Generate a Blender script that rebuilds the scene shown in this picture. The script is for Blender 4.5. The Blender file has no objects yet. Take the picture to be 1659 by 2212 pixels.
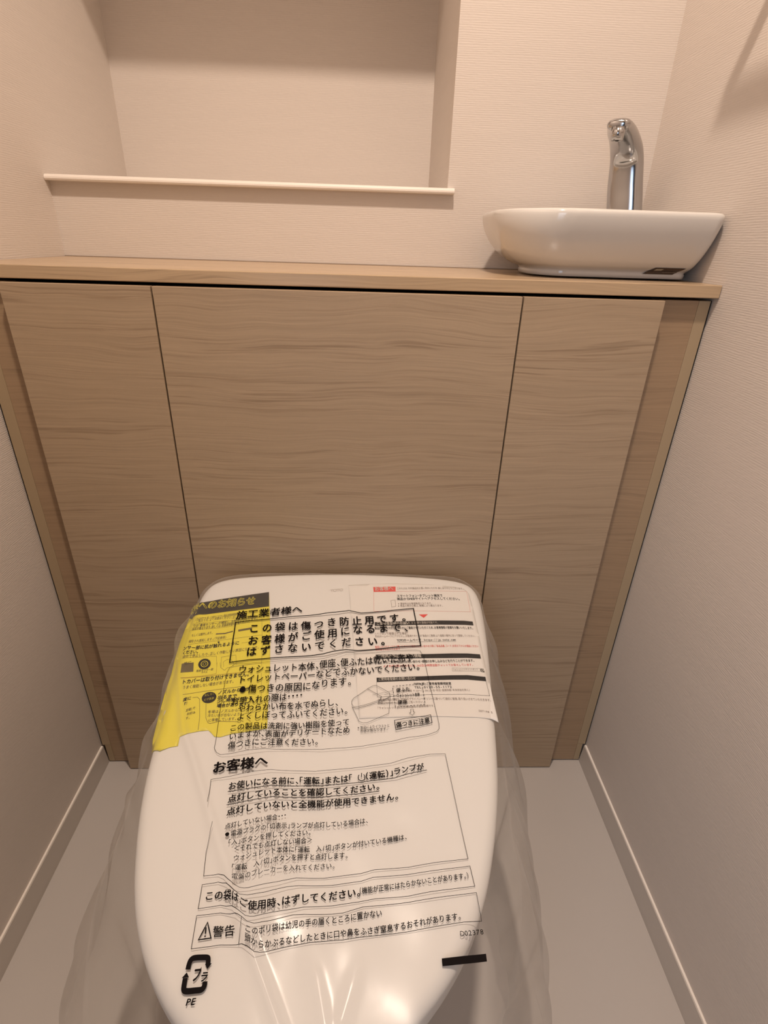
import bpy, bmesh, math, random
from mathutils import Vector, Matrix

# ---------------- camera, world, lights, exposure ----------------
S = bpy.context.scene
COL = S.collection
cam_data = bpy.data.cameras.new('camera')
cam_data.sensor_fit = 'VERTICAL'; cam_data.sensor_height = 36.0; cam_data.lens = 1157.79/2212*36
cam_data.clip_start = .02
camera = bpy.data.objects.new('camera', cam_data); COL.objects.link(camera)
camera.matrix_world = Matrix(((0.9992369, -0.01375232, -0.03655793, 0.5489),
                              (-0.02637516, 0.45277375, -0.89123526, -0.7823),
                              (0.02880902, 0.89151938, 0.45206552, 1.0185),
                              (0, 0, 0, 1)))
S.camera = camera
S.view_settings.view_transform = 'Standard'; S.view_settings.look = 'None'
S.view_settings.gamma = 1.0; S.view_settings.use_curve_mapping = False
S.view_settings.exposure = 0.0
world = bpy.data.worlds.new('world'); S.world = world; world.use_nodes = True
world.node_tree.nodes['Background'].inputs[0].default_value = (.5, .55, .7, 1)
world.node_tree.nodes['Background'].inputs[1].default_value = .05

def area_light(name, loc, rot, size, energy, color, size_y=None):
    L = bpy.data.lights.new(name, 'AREA'); L.energy = energy; L.color = color
    L.shape = 'RECTANGLE' if size_y else 'DISK'; L.size = size
    if size_y: L.size_y = size_y
    o = bpy.data.objects.new(name, L); COL.objects.link(o); o.location = loc; o.rotation_euler = rot
    return o
# recessed ceiling downlight above the front of the toilet, and cool daylight from the doorway behind
area_light('downlight_glow', (.57, -.50, 2.365), (0, 0, 0), .085, 23.0, (1.0, .82, .675))
door_light = area_light('doorway_daylight', (.30, -1.44, .95), (0, 0, 0), .34, .95, (.66, .80, 1.0), 1.1)
door_light.rotation_euler = (Vector((1.02, -.12, .42))-Vector((.30, -1.44, .95))).to_track_quat('-Z', 'Y').to_euler()
door_light.data.spread = math.radians(75)

# ---------------- helpers ----------------
def link(name, me, mat=None, parent=None, kind=None, label=None, cat=None, group=None):
    o = bpy.data.objects.new(name, me); COL.objects.link(o)
    if mat: me.materials.append(mat)
    if parent: o.parent = parent
    if kind: o['kind'] = kind
    if label: o['label'] = label
    if cat: o['category'] = cat
    if group: o['group'] = group
    return o
def empty(name, loc, label, cat, kind=None):
    o = bpy.data.objects.new(name, None); COL.objects.link(o); o.location = loc; o.empty_display_size = .05
    o['label'] = label; o['category'] = cat
    if kind: o['kind'] = kind
    return o
def bm_mesh(bm, name, smooth=False):
    me = bpy.data.meshes.new(name); bm.to_mesh(me); bm.free()
    if smooth:
        for p in me.polygons: p.use_smooth = True
    return me
def box_bm(x0, x1, y0, y1, z0, z1, bevel=0, seg=2):
    bm = bmesh.new(); bmesh.ops.create_cube(bm, size=1)
    for v in bm.verts: v.co = ((x0+x1)/2+v.co.x*(x1-x0), (y0+y1)/2+v.co.y*(y1-y0), (z0+z1)/2+v.co.z*(z1-z0))
    if bevel: bmesh.ops.bevel(bm, geom=bm.edges[:], offset=bevel, segments=seg, affect='EDGES', profile=.5)
    return bm
def box(name, dims, mat, parent=None, bevel=0, **kw):
    ox, oy, oz = parent.location if parent else (0, 0, 0)
    x0, x1, y0, y1, z0, z1 = dims
    return link(name, bm_mesh(box_bm(x0-ox, x1-ox, y0-oy, y1-oy, z0-oz, z1-oz, bevel), name), mat, parent, **kw)
def loft(rings, closed=True, cap0=False, cap1=False):
    bm = bmesh.new(); V = [[bm.verts.new(p) for p in r] for r in rings]
    n = len(rings[0])
    for a, b in zip(V, V[1:]):
        for i in range(n if closed else n-1):
            j = (i+1) % n; bm.faces.new((a[i], a[j], b[j], b[i]))
    if cap0: bm.faces.new(V[0][::-1])
    if cap1: bm.faces.new(V[-1])
    bmesh.ops.recalc_face_normals(bm, faces=bm.faces)
    return bm
def shift(bm, loc):
    for v in bm.verts: v.co -= Vector(loc)
    return bm

# ---------------- materials ----------------
def mat(name):
    m = bpy.data.materials.new(name); m.use_nodes = True
    nt = m.node_tree; b = nt.nodes['Principled BSDF']
    return m, nt, b
def N(nt, t, **kw):
    n = nt.nodes.new(t)
    for k, v in kw.items(): setattr(n, k, v)
    return n
def plain(name, color, rough=.5, metal=0, spec=.5, coat=0):
    m, nt, b = mat(name)
    b.inputs['Base Color'].default_value = (*color, 1); b.inputs['Roughness'].default_value = rough
    b.inputs['Metallic'].default_value = metal; b.inputs['Specular IOR Level'].default_value = spec
    b.inputs['Coat Weight'].default_value = coat
    tc = N(nt, 'ShaderNodeTexCoord'); no = N(nt, 'ShaderNodeTexNoise'); no.inputs['Scale'].default_value = 9
    mr = N(nt, 'ShaderNodeMapRange'); mr.inputs['To Min'].default_value = max(0, rough-.03); mr.inputs['To Max'].default_value = rough+.03
    nt.links.new(tc.outputs['Object'], no.inputs['Vector']); nt.links.new(no.outputs['Fac'], mr.inputs['Value'])
    nt.links.new(mr.outputs['Result'], b.inputs['Roughness'])
    return m
def wallpaper(name, color):
    m, nt, b = mat(name); L = nt.links.new
    tc = N(nt, 'ShaderNodeTexCoord')
    mp = N(nt, 'ShaderNodeMapping'); mp.inputs['Scale'].default_value = (6, 6, 60)
    n1 = N(nt, 'ShaderNodeTexNoise'); n1.inputs['Scale'].default_value = 1; n1.inputs['Detail'].default_value = 3
    mp2 = N(nt, 'ShaderNodeMapping'); mp2.inputs['Scale'].default_value = (90, 90, 480)
    n2 = N(nt, 'ShaderNodeTexNoise'); n2.inputs['Scale'].default_value = 1; n2.inputs['Detail'].default_value = 2
    sp = N(nt, 'ShaderNodeSeparateXYZ'); L = nt.links.new
    def M_(op, a, c):
        n = N(nt, 'ShaderNodeMath', operation=op)
        for i_, v in enumerate((a, c)):
            if v is None: continue
            if isinstance(v, (int, float)): n.inputs[i_].default_value = v
            else: L(v, n.inputs[i_])
        return n.outputs[0]
    L(tc.outputs['Object'], sp.inputs[0])
    L(tc.outputs['Object'], mp.inputs['Vector']); L(tc.outputs['Object'], mp2.inputs['Vector'])
    L(mp.outputs[0], n1.inputs['Vector']); L(mp2.outputs[0], n2.inputs['Vector'])
    # fine horizontal ribs about 3 mm apart, slightly uneven
    rib = M_('SINE', M_('ADD', M_('MULTIPLY', sp.outputs['Z'], 2150.0), M_('MULTIPLY', n1.outputs['Fac'], 12.0)), None)
    hgt = M_('ADD', M_('MULTIPLY', rib, .13), M_('ADD', M_('MULTIPLY', n1.outputs['Fac'], .2), M_('MULTIPLY', n2.outputs['Fac'], .75)))
    bp = N(nt, 'ShaderNodeBump'); bp.inputs['Strength'].default_value = .38; bp.inputs['Distance'].default_value = .0010
    L(hgt, bp.inputs['Height']); L(bp.outputs[0], b.inputs['Normal'])
    cr = N(nt, 'ShaderNodeMix', data_type='RGBA'); cr.inputs['A'].default_value = (*[c*.95 for c in color], 1); cr.inputs['B'].default_value = (*color, 1)
    L(n1.outputs['Fac'], cr.inputs['Factor']); L(cr.outputs['Result'], b.inputs['Base Color'])
    b.inputs['Roughness'].default_value = .62; b.inputs['Specular IOR Level'].default_value = .4
    return m
def wood(name, offset=(0, 0, 0), c1=(.375, .275, .180), c2=(.430, .325, .222), c3=(.225, .152, .093), rough=.42, spec=.45):
    # ash laminate, grain running across (object X)
    m, nt, b = mat(name); L = nt.links.new
    tc = N(nt, 'ShaderNodeTexCoord')
    base = N(nt, 'ShaderNodeVectorMath', operation='ADD'); base.inputs[1].default_value = offset
    L(tc.outputs['Object'], base.inputs[0])
    # the grain drifts up and down a little along the board
    wm = N(nt, 'ShaderNodeMapping'); wm.inputs['Scale'].default_value = (3.5, 5, 7)
    wn = N(nt, 'ShaderNodeTexNoise'); wn.inputs['Scale'].default_value = 1; wn.inputs['Detail'].default_value = 2
    L(base.outputs[0], wm.inputs['Vector']); L(wm.outputs[0], wn.inputs['Vector'])
    wz = N(nt, 'ShaderNodeMath', operation='MULTIPLY'); wz.inputs[1].default_value = .045; L(wn.outputs['Fac'], wz.inputs[0])
    wc = N(nt, 'ShaderNodeCombineXYZ'); L(wz.outputs[0], wc.inputs['Z'])
    wa = N(nt, 'ShaderNodeVectorMath', operation='ADD'); L(base.outputs[0], wa.inputs[0]); L(wc.outputs[0], wa.inputs[1])
    base = wa
    def noise(scale, detail, sc, rough=.5, dist=0):
        mp = N(nt, 'ShaderNodeMapping'); mp.inputs['Scale'].default_value = scale
        n = N(nt, 'ShaderNodeTexNoise'); n.inputs['Scale'].default_value = sc; n.inputs['Detail'].default_value = detail
        n.inputs['Roughness'].default_value = rough; n.inputs['Distortion'].default_value = dist
        L(base.outputs[0], mp.inputs['Vector']); L(mp.outputs[0], n.inputs['Vector']); return n
    broad = noise((.8, 6, 6), 2, 1.6)
    med = noise((5.5, 270, 270), 3, 1.0, .55, .4)
    fine = noise((6, 420, 420), 3, 1.0, .6)
    bands = noise((.9, 22, 22), 2, 1.2)
    # streak lines, strongest inside loose bands
    r1 = N(nt, 'ShaderNodeValToRGB'); r1.color_ramp.elements[0].position = .37; r1.color_ramp.elements[1].position = .47
    L(med.outputs['Fac'], r1.inputs['Fac'])
    rb = N(nt, 'ShaderNodeMapRange'); rb.inputs['From Min'].default_value = .42; rb.inputs['From Max'].default_value = .62
    rb.inputs['To Min'].default_value = .15; rb.inputs['To Max'].default_value = .8
    L(bands.outputs['Fac'], rb.inputs['Value'])
    inv = N(nt, 'ShaderNodeMath', operation='SUBTRACT'); inv.inputs[0].default_value = 1; L(r1.outputs['Color'], inv.inputs[1])
    st = N(nt, 'ShaderNodeMath', operation='MULTIPLY'); L(inv.outputs[0], st.inputs[0]); L(rb.outputs[0], st.inputs[1])
    mx1 = N(nt, 'ShaderNodeMix', data_type='RGBA'); mx1.inputs['A'].default_value = (*c1, 1); mx1.inputs['B'].default_value = (*c2, 1)
    L(broad.outputs['Fac'], mx1.inputs['Factor'])
    mx2 = N(nt, 'ShaderNodeMix', data_type='RGBA'); mx2.inputs['B'].default_value = (*c3, 1)
    sm = N(nt, 'ShaderNodeMath', operation='MULTIPLY'); sm.inputs[1].default_value = .66; L(st.outputs[0], sm.inputs[0])
    L(mx1.outputs['Result'], mx2.inputs['A']); L(sm.outputs[0], mx2.inputs['Factor'])
    fr = N(nt, 'ShaderNodeMapRange'); fr.inputs['From Min'].default_value = .3; fr.inputs['From Max'].default_value = .7
    fr.inputs['To Min'].default_value = .90; fr.inputs['To Max'].default_value = 1.07; L(fine.outputs['Fac'], fr.inputs['Value'])
    vm = N(nt, 'ShaderNodeVectorMath', operation='SCALE'); L(mx2.outputs['Result'], vm.inputs[0]); L(fr.outputs[0], vm.inputs['Scale'])
    L(vm.outputs[0], b.inputs['Base Color'])
    bp = N(nt, 'ShaderNodeBump'); bp.inputs['Strength'].default_value = .25; bp.inputs['Distance'].default_value = .0006
    L(fine.outputs['Fac'], bp.inputs['Height']); L(bp.outputs[0], b.inputs['Normal'])
    b.inputs['Roughness'].default_value = rough; b.inputs['Specular IOR Level'].default_value = spec
    return m
M_wall = wallpaper('wallpaper', (.665, .60, .548))
M_woodc = wood('ash_laminate_centre', (0, 0, 0))
M_woodl = wood('ash_laminate_left', (3.1, 0, .37))
M_woodr = wood('ash_laminate_right', (7.3, 0, 1.13))
M_woods = wood('ash_laminate_strip', (11.7, 0, 2.3), (.335, .225, .135), (.385, .272, .172))
M_woodt = wood('ash_laminate_top', (5.5, 2, .9), (.44, .315, .19), (.51, .375, .24), rough=.27, spec=.75)
M_edge = plain('edge_band', (.39, .295, .185), .5)
M_dark = plain('dark_void', (.015, .012, .010), .9)  # near-black; also colours in the shade inside the cabinet and beside the walls
M_sill = plain('painted_sill', (.86, .80, .74), .35)
M_base = plain('baseboard_vinyl', (.55, .50, .455), .45)
M_ceil = plain('ceiling_paper', (.58, .55, .51), .8)
M_porc = plain('porcelain', (.66, .635, .60), .09, 0, .5, .3)
M_plas = plain('white_resin', (.66, .65, .635), .58, 0, .22)
M_chrome = plain('chrome', (.50, .50, .51), .15, 1.0)
M_steel = plain('brushed_fitting', (.5, .5, .5), .3, 1.0)
M_seal = plain('grey_sealant', (.30, .24, .19), .6)
M_door = plain('door_laminate', (.42, .31, .21), .5)
def floor_mat():
    m, nt, b = mat('vinyl_floor'); L = nt.links.new
    tc = N(nt, 'ShaderNodeTexCoord'); n = N(nt, 'ShaderNodeTexNoise'); n.inputs['Scale'].default_value = 5; n.inputs['Detail'].default_value = 6
    mx = N(nt, 'ShaderNodeMix', data_type='RGBA'); mx.inputs['A'].default_value = (.465, .43, .405, 1); mx.inputs['B'].default_value = (.505, .468, .441, 1)
    L(tc.outputs['Object'], n.inputs['Vector']); L(n.outputs['Fac'], mx.inputs['Factor']); L(mx.outputs['Result'], b.inputs['Base Color'])
    b.inputs['Roughness'].default_value = .5
    n2 = N(nt, 'ShaderNodeTexNoise'); n2.inputs['Scale'].default_value = 600
    bp = N(nt, 'ShaderNodeBump'); bp.inputs['Strength'].default_value = .1; bp.inputs['Distance'].default_value = .0005
    L(tc.outputs['Object'], n2.inputs['Vector']); L(n2.outputs['Fac'], bp.inputs['Height']); L(bp.outputs[0], b.inputs['Normal'])
    return m
M_floor = floor_mat()
def film_mat():
    m, nt, b = mat('clear_film'); L = nt.links.new
    nt.nodes.remove(b); out = nt.nodes['Material Output']
    tr = N(nt, 'ShaderNodeBsdfTransparent'); tr.inputs['Color'].default_value = (.955, .95, .94, 1)
    gl = N(nt, 'ShaderNodeBsdfGlossy'); gl.inputs['Roughness'].default_value = .19; gl.inputs['Color'].default_value = (.95, .95, .95, 1)
    df = N(nt, 'ShaderNodeBsdfTranslucent'); df.inputs['Color'].default_value = (.85, .82, .78, 1)
    d2 = N(nt, 'ShaderNodeBsdfDiffuse'); d2.inputs['Color'].default_value = (.85, .82, .78, 1)
    dm = N(nt, 'ShaderNodeMixShader'); dm.inputs[0].default_value = .5; L(df.outputs[0], dm.inputs[1]); L(d2.outputs[0], dm.inputs[2])
    lw = N(nt, 'ShaderNodeLayerWeight'); lw.inputs['Blend'].default_value = .25
    mh = N(nt, 'ShaderNodeMapRange'); mh.inputs['To Min'].default_value = .016; mh.inputs['To Max'].default_value = .50
    L(lw.outputs['Facing'], mh.inputs['Value'])
    m1 = N(nt, 'ShaderNodeMixShader'); L(mh.outputs[0], m1.inputs[0]); L(tr.outputs[0], m1.inputs[1]); L(dm.outputs[0], m1.inputs[2])
    l2 = N(nt, 'ShaderNodeLayerWeight'); l2.inputs['Blend'].default_value = .5
    pw = N(nt, 'ShaderNodeMath', operation='POWER'); pw.inputs[1].default_value = 4; L(l2.outputs['Facing'], pw.inputs[0])
    fr = N(nt, 'ShaderNodeMapRange'); fr.inputs['To Min'].default_value = .007; fr.inputs['To Max'].default_value = .6; L(pw.outputs[0], fr.inputs['Value'])
    m2 = N(nt, 'ShaderNodeMixShader'); L(fr.outputs[0], m2.inputs[0]); L(m1.outputs[0], m2.inputs[1]); L(gl.outputs[0], m2.inputs[2])
    tc = N(nt, 'ShaderNodeTexCoord'); no = N(nt, 'ShaderNodeTexNoise'); no.inputs['Scale'].default_value = 22; no.inputs['Detail'].default_value = 3
    bp = N(nt, 'ShaderNodeBump'); bp.inputs['Strength'].default_value = .3; bp.inputs['Distance'].default_value = .0006
    L(tc.outputs['Object'], no.inputs['Vector']); L(no.outputs['Fac'], bp.inputs['Height'])
    L(bp.outputs[0], gl.inputs['Normal'])
    L(m2.outputs[0], out.inputs['Surface'])
    return m
M_film = film_mat()
M_ink = plain('black_ink', (.006, .004, .004), .8, 0, .1)
M_red = plain('red_ink', (.62, .05, .04), .6)
M_paper = plain('white_paper', (.66, .64, .615), .7)
M_wink = plain('white_ink', (.78, .74, .68), .7)
M_grey = plain('grey_ink', (.20, .16, .14), .7)
M_lgrey = plain('light_grey_ink', (.45, .40, .36), .7)
M_yellow = plain('yellow_paper', (.66, .58, .04), .5)
M_ydark = plain('olive_ink', (.10, .075, .02), .6)
M_yline = plain('ochre_ink', (.40, .28, .015), .6)
INK = {0: M_ink, 1: M_red, 2: M_wink, 3: M_grey, 4: M_lgrey, 5: M_yellow, 6: M_yline, 7: M_ydark}
# ---- shared surface functions (plan x,y -> height), metres ----
WT = [(-.0262,0.0),(-.027,.06),(-.030,.13),(-.034,.175),(-.040,.199),(-.049,.2125),(-.06,.219),(-.075,.2230),(-.1,.2245),(-.15,.2235),(-.2,.2205),
      (-.25,.2165),(-.3,.2125),(-.36,.2065),(-.4,.1990),(-.43,.1912),(-.46,.1818),(-.48,.1742),(-.5,.1645),(-.52,.1522),(-.54,.1370),
      (-.56,.117),(-.575,.098),(-.59,.074),(-.60,.051),(-.606,.030),(-.609,0.0)]
def lerp_table(T, v):
    if v >= T[0][0]: return T[0][1]
    for (a, p), (b, q) in zip(T, T[1:]):
        if v >= b: return p + (q-p)*(v-a)/(b-a)
    return T[-1][1]
def lid_mid(y): return .515 + .03*(y+.06)
def lid_half(y): return lerp_table(WT, y)
def lid_plane(x, y):
    return .52 + .17*(y+.04) - .004*((x-lid_mid(y))/.22)**2
def lid_top(x, y):
    e = min(lid_half(max(min(y,-.0263),-.608)) - abs(x-lid_mid(y)), -.0262-y, y+.609)
    R = .014
    d = 0.0
    if e < R:
        k = min(1.0, (R-e)/R); d = R*(1-math.sqrt(max(0, 1-k*k)))*.85
    return lid_plane(x, y) - d
RIDGES = [ # polylines of the folds in the film, (x, y, height, width)
    [(.284,-.124,.003,.005),(.289,-.188,.006,.005),(.308,-.245,.007,.0052),(.331,-.311,.007,.005),(.355,-.352,.007,.005),(.375,-.389,.0065,.0052),(.404,-.440,.0065,.006),(.421,-.469,.007,.0065),(.438,-.503,.007,.006),(.453,-.528,.006,.005),(.469,-.553,.0055,.0045),(.482,-.574,.0055,.0045),(.50,-.605,.005,.005)],
    [(.498,-.522,.0,.006),(.511,-.544,.0015,.006),(.521,-.575,.0022,.006),(.527,-.60,.002,.006)],
    [(.551,-.529,.0,.006),(.544,-.551,.0012,.006),(.535,-.575,.0018,.006)],
    [(.36,-.24,.0,.03),(.40,-.30,.003,.03),(.44,-.40,.0035,.03),(.46,-.50,.003,.03)],
    [(.49,-.06,.001,.02),(.50,-.13,.003,.02),(.505,-.20,.002,.02),(.51,-.30,.0015,.03),(.52,-.42,.002,.03)],
    [(.60,-.26,.000,.02),(.605,-.33,.003,.015),(.60,-.40,.002,.02)],
]
def film_gap(x, y):
    h = .0029
    for P in RIDGES:
        best = None
        for (ax, ay, ah, aw), (bx, by, bh, bw) in zip(P, P[1:]):
            dx, dy = bx-ax, by-ay
            t = ((x-ax)*dx+(y-ay)*dy)/(dx*dx+dy*dy); t = min(1, max(0, t))
            d = math.hypot(x-ax-t*dx, y-ay-t*dy); w = aw+(bw-aw)*t
            v = (ah+(bh-ah)*t)*math.exp(-(d/w)**2)
            if best is None or v > best: best = v
        h += best
    h += .0009*math.sin(x*61+y*23)*math.sin(y*37-x*19)
    return h
def film_half(y):
    return lid_half(y) + lerp_table([(-.3,.0),(-.36,.004),(-.42,.012),(-.48,.030),(-.54,.050),(-.6,.085),(-.7,.12)], y)
def film_top(x, y):
    yy = max(y, -.60)
    z = lid_plane(x, yy) + film_gap(x, yy)
    # over the rounded rim the film follows the lid, where it is pulled tight
    e = lid_half(y) - abs(x-lid_mid(y))
    tight = 1 if y > -.3 else max(0, 1-(-.3-y)/.1)
    if e < .012 and tight > 0:
        k = min(1, (.012-e)/.012); z -= tight*k*k*.006
    eb = -.0262-y
    if eb < .012: z -= .008*(min(1,(.012-eb)/.012))**2
    return z
# ---- print layout in plan coordinates (x, y) on the lid, metres ----
FILM_TEXT = [
('施工業者様へ',[(0.3583,-0.1338),(0.4071,-0.1277),(0.4570,-0.1211)],0.0171,0.03,1,0,0),
('この袋は傷つき防止用です。',[(0.3802,-0.1591),(0.4345,-0.1567),(0.4728,-0.1543),(0.5274,-0.1463),(0.5636,-0.1425),(0.6161,-0.1361)],0.0176,0.03,0.8,0,0),
('お客様がご使用になるまで、',[(0.3824,-0.1813),(0.4347,-0.1787),(0.4791,-0.1720),(0.5112,-0.1716),(0.5283,-0.1623),(0.5659,-0.1591),(0.6184,-0.1564)],0.0178,0.03,0.8,0,0),
('はずさないでください。',[(0.3836,-0.2013),(0.4203,-0.1976),(0.4575,-0.1941),(0.5108,-0.1905),(0.5306,-0.1827),(0.5835,-0.1814)],0.0171,0.03,0.78,0,0),
('ウォシュレット本体、便座、便ふたは乾いた布や',[(0.3809,-0.2298),(0.4233,-0.2279),(0.4772,-0.2247),(0.5137,-0.2214),(0.5625,-0.2144),(0.6218,-0.2082)],0.0143,0.016,1,0,0),
('トイレットペーパーなどでふかないでください。',[(0.3832,-0.2458),(0.4137,-0.2432),(0.4417,-0.2411),(0.4785,-0.2388),(0.5086,-0.2374),(0.5274,-0.2336),(0.5731,-0.2297),(0.6195,-0.2241),(0.6293,-0.2219)],0.0137,0.016,1,0,0),
('●傷つきの原因になります。',[(0.3871,-0.2608),(0.4368,-0.2590),(0.4801,-0.2560),(0.5094,-0.2516),(0.5354,-0.2487)],0.0140,0.016,1,0,0),
('お手入れの際は・・・・',[(0.3813,-0.2784),(0.4178,-0.2751),(0.4507,-0.2714),(0.4728,-0.2684)],0.0123,0.016,1,0,0),
('やわらかい布を水でぬらし、',[(0.3921,-0.2894),(0.4335,-0.2851),(0.4729,-0.2838),(0.5196,-0.2806)],0.0118,0.016,1,0,0),
('よくしぼってふいてください。',[(0.3931,-0.3014),(0.4323,-0.2967),(0.4741,-0.2957),(0.5035,-0.2957),(0.5318,-0.2907)],0.0113,0.016,1,0,0),
('この製品は洗剤に強い樹脂を使って',[(0.3875,-0.3157),(0.4172,-0.3124),(0.4522,-0.3105),(0.4963,-0.3110),(0.5346,-0.3063)],0.0099,0.016,1,0,0),
('いますが、表面がデリケートなため',[(0.3889,-0.3264),(0.4323,-0.3219),(0.4724,-0.3200),(0.5038,-0.3201),(0.5355,-0.3169)],0.0097,0.016,1,0,0),
('傷つきにご注意ください。',[(0.3900,-0.3378),(0.4211,-0.3343),(0.4509,-0.3315),(0.4976,-0.3324)],0.0097,0.016,1,0,0),
('便ふた',[(0.5945,-0.2596),(0.6131,-0.2558)],0.0066,0.03,1,0,0),
('ウォシュレット本体',[(0.5947,-0.2670),(0.6256,-0.2634)],0.0056,0.03,1,0,0),
('便座',[(0.5957,-0.2776),(0.6086,-0.2758)],0.0068,0.03,1,0,0),
('傷つきに注意',[(0.5924,-0.3103),(0.6357,-0.3015)],0.0079,0.03,1,0,0),
('※製品によりイラストと',[(0.5441,-0.3117),(0.5844,-0.3082)],0.0043,0.01,1,0,0),
('形状が異なります。',[(0.5478,-0.3159),(0.5818,-0.3127)],0.0043,0.01,1,0,0),
('お客様へ',[(0.3776,-0.3645),(0.3949,-0.3634),(0.4245,-0.3619),(0.4412,-0.3572)],0.0143,0.045,1,0,0),
('お使いになる前に、「運転」または「\u3000 （運転）」ランプが',[(0.4005,-0.3846),(0.4294,-0.3819),(0.4538,-0.3788),(0.4788,-0.3792),(0.5065,-0.3794),(0.5355,-0.3761),(0.5797,-0.3709),(0.6233,-0.3621)],0.0090,0.03,1,0,0),
('点灯していることを確認してください。',[(0.4030,-0.3984),(0.4316,-0.3945),(0.4556,-0.3916),(0.4802,-0.3925),(0.5074,-0.3918),(0.5496,-0.3879),(0.5710,-0.3842)],0.0089,0.03,1,0,0),
('点灯していないと全機能が使用できません。',[(0.4045,-0.4113),(0.4338,-0.4071),(0.4575,-0.4045),(0.4816,-0.4048),(0.5082,-0.4044),(0.5497,-0.4005),(0.5919,-0.3953)],0.0085,0.03,1,0,0),
('点灯していない場合・・・',[(0.4058,-0.4251),(0.4360,-0.4199),(0.4592,-0.4169),(0.4697,-0.4145)],0.0064,0.014,1,0,0),
('●電源プラグの「切表示」ランプが点灯している場合は、',[(0.4072,-0.4332),(0.4318,-0.4293),(0.4604,-0.4252),(0.4955,-0.4249),(0.5311,-0.4243),(0.5579,-0.4200)],0.0063,0.014,1,0,0),
('「入」ボタンを押してください。',[(0.4127,-0.4408),(0.4391,-0.4375),(0.4616,-0.4340),(0.4975,-0.4315)],0.0063,0.014,1,0,0),
('＜それでも点灯しない場合＞',[(0.4195,-0.4463),(0.4460,-0.4446),(0.4628,-0.4420),(0.4996,-0.4384)],0.0062,0.014,1,0,0),
('ウォシュレット本体に「運転\u3000入/切」ボタンが付いている機種は、',[(0.4210,-0.4555),(0.4471,-0.4512),(0.4637,-0.4483),(0.4953,-0.4472),(0.5205,-0.4459),(0.5407,-0.4442),(0.5699,-0.4400),(0.5991,-0.4350)],0.0060,0.014,1,0,0),
('「運転\u3000入/切」ボタンを押すと点灯します。',[(0.4214,-0.4647),(0.4487,-0.4604),(0.4649,-0.4570),(0.4869,-0.4543),(0.5372,-0.4533)],0.0062,0.014,1,0,0),
('電盤のブレーカーを入れてください。',[(0.4234,-0.4738),(0.4392,-0.4699),(0.4554,-0.4675),(0.4769,-0.4643),(0.4989,-0.4632),(0.5244,-0.4618)],0.0060,0.01,1,0,0),
('この袋はご使用時、はずしてください。',[(0.3998,-0.4874),(0.4163,-0.4860),(0.4251,-0.4878),(0.4322,-0.4925),(0.4392,-0.4966),(0.4458,-0.4975),(0.4496,-0.4975),(0.4672,-0.4954),(0.4795,-0.4929),(0.4961,-0.4903),(0.5229,-0.4888),(0.5509,-0.4856)],0.0081,0.03,1,0,0),
('（機能が正常にはたらかないことがあります。）',[(0.5490,-0.4841),(0.5831,-0.4801),(0.6250,-0.4748),(0.6598,-0.4704)],0.0059,0.016,1,0,0),
('警告',[(0.4140,-0.5154),(0.4348,-0.5151)],0.0088,0.016,1,0,0),
('このポリ袋は幼児の手の届くところに置かない',[(0.4443,-0.5154),(0.4480,-0.5171),(0.4529,-0.5159),(0.4698,-0.5138),(0.4878,-0.5105),(0.5155,-0.5078),(0.5345,-0.5069),(0.5477,-0.5041),(0.5714,-0.5017)],0.0063,0.016,1,0,0),
('頭からかぶるなどしたときに口や鼻をふさぎ窒息するおそれがあります。',[(0.4453,-0.5215),(0.4504,-0.5256),(0.4568,-0.5266),(0.4742,-0.5240),(0.4940,-0.5207),(0.5195,-0.5189),(0.5400,-0.5171),(0.5688,-0.5147),(0.6084,-0.5095),(0.6469,-0.5046)],0.0062,0.016,1,0,0),
('D02378',[(0.6444,-0.5179),(0.6667,-0.5164)],0.0056,0.004,1,0,0),
('プ',[(0.4033,-0.5469),(0.4109,-0.5463)],0.0106,0.05,1,0,0.25),
('ラ',[(0.4101,-0.5471),(0.4171,-0.5467)],0.0076,0.05,1,0,0.25),
('PE',[(0.4029,-0.5625),(0.4112,-0.5621)],0.0062,0.03,1,0,0.2),
]
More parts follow.
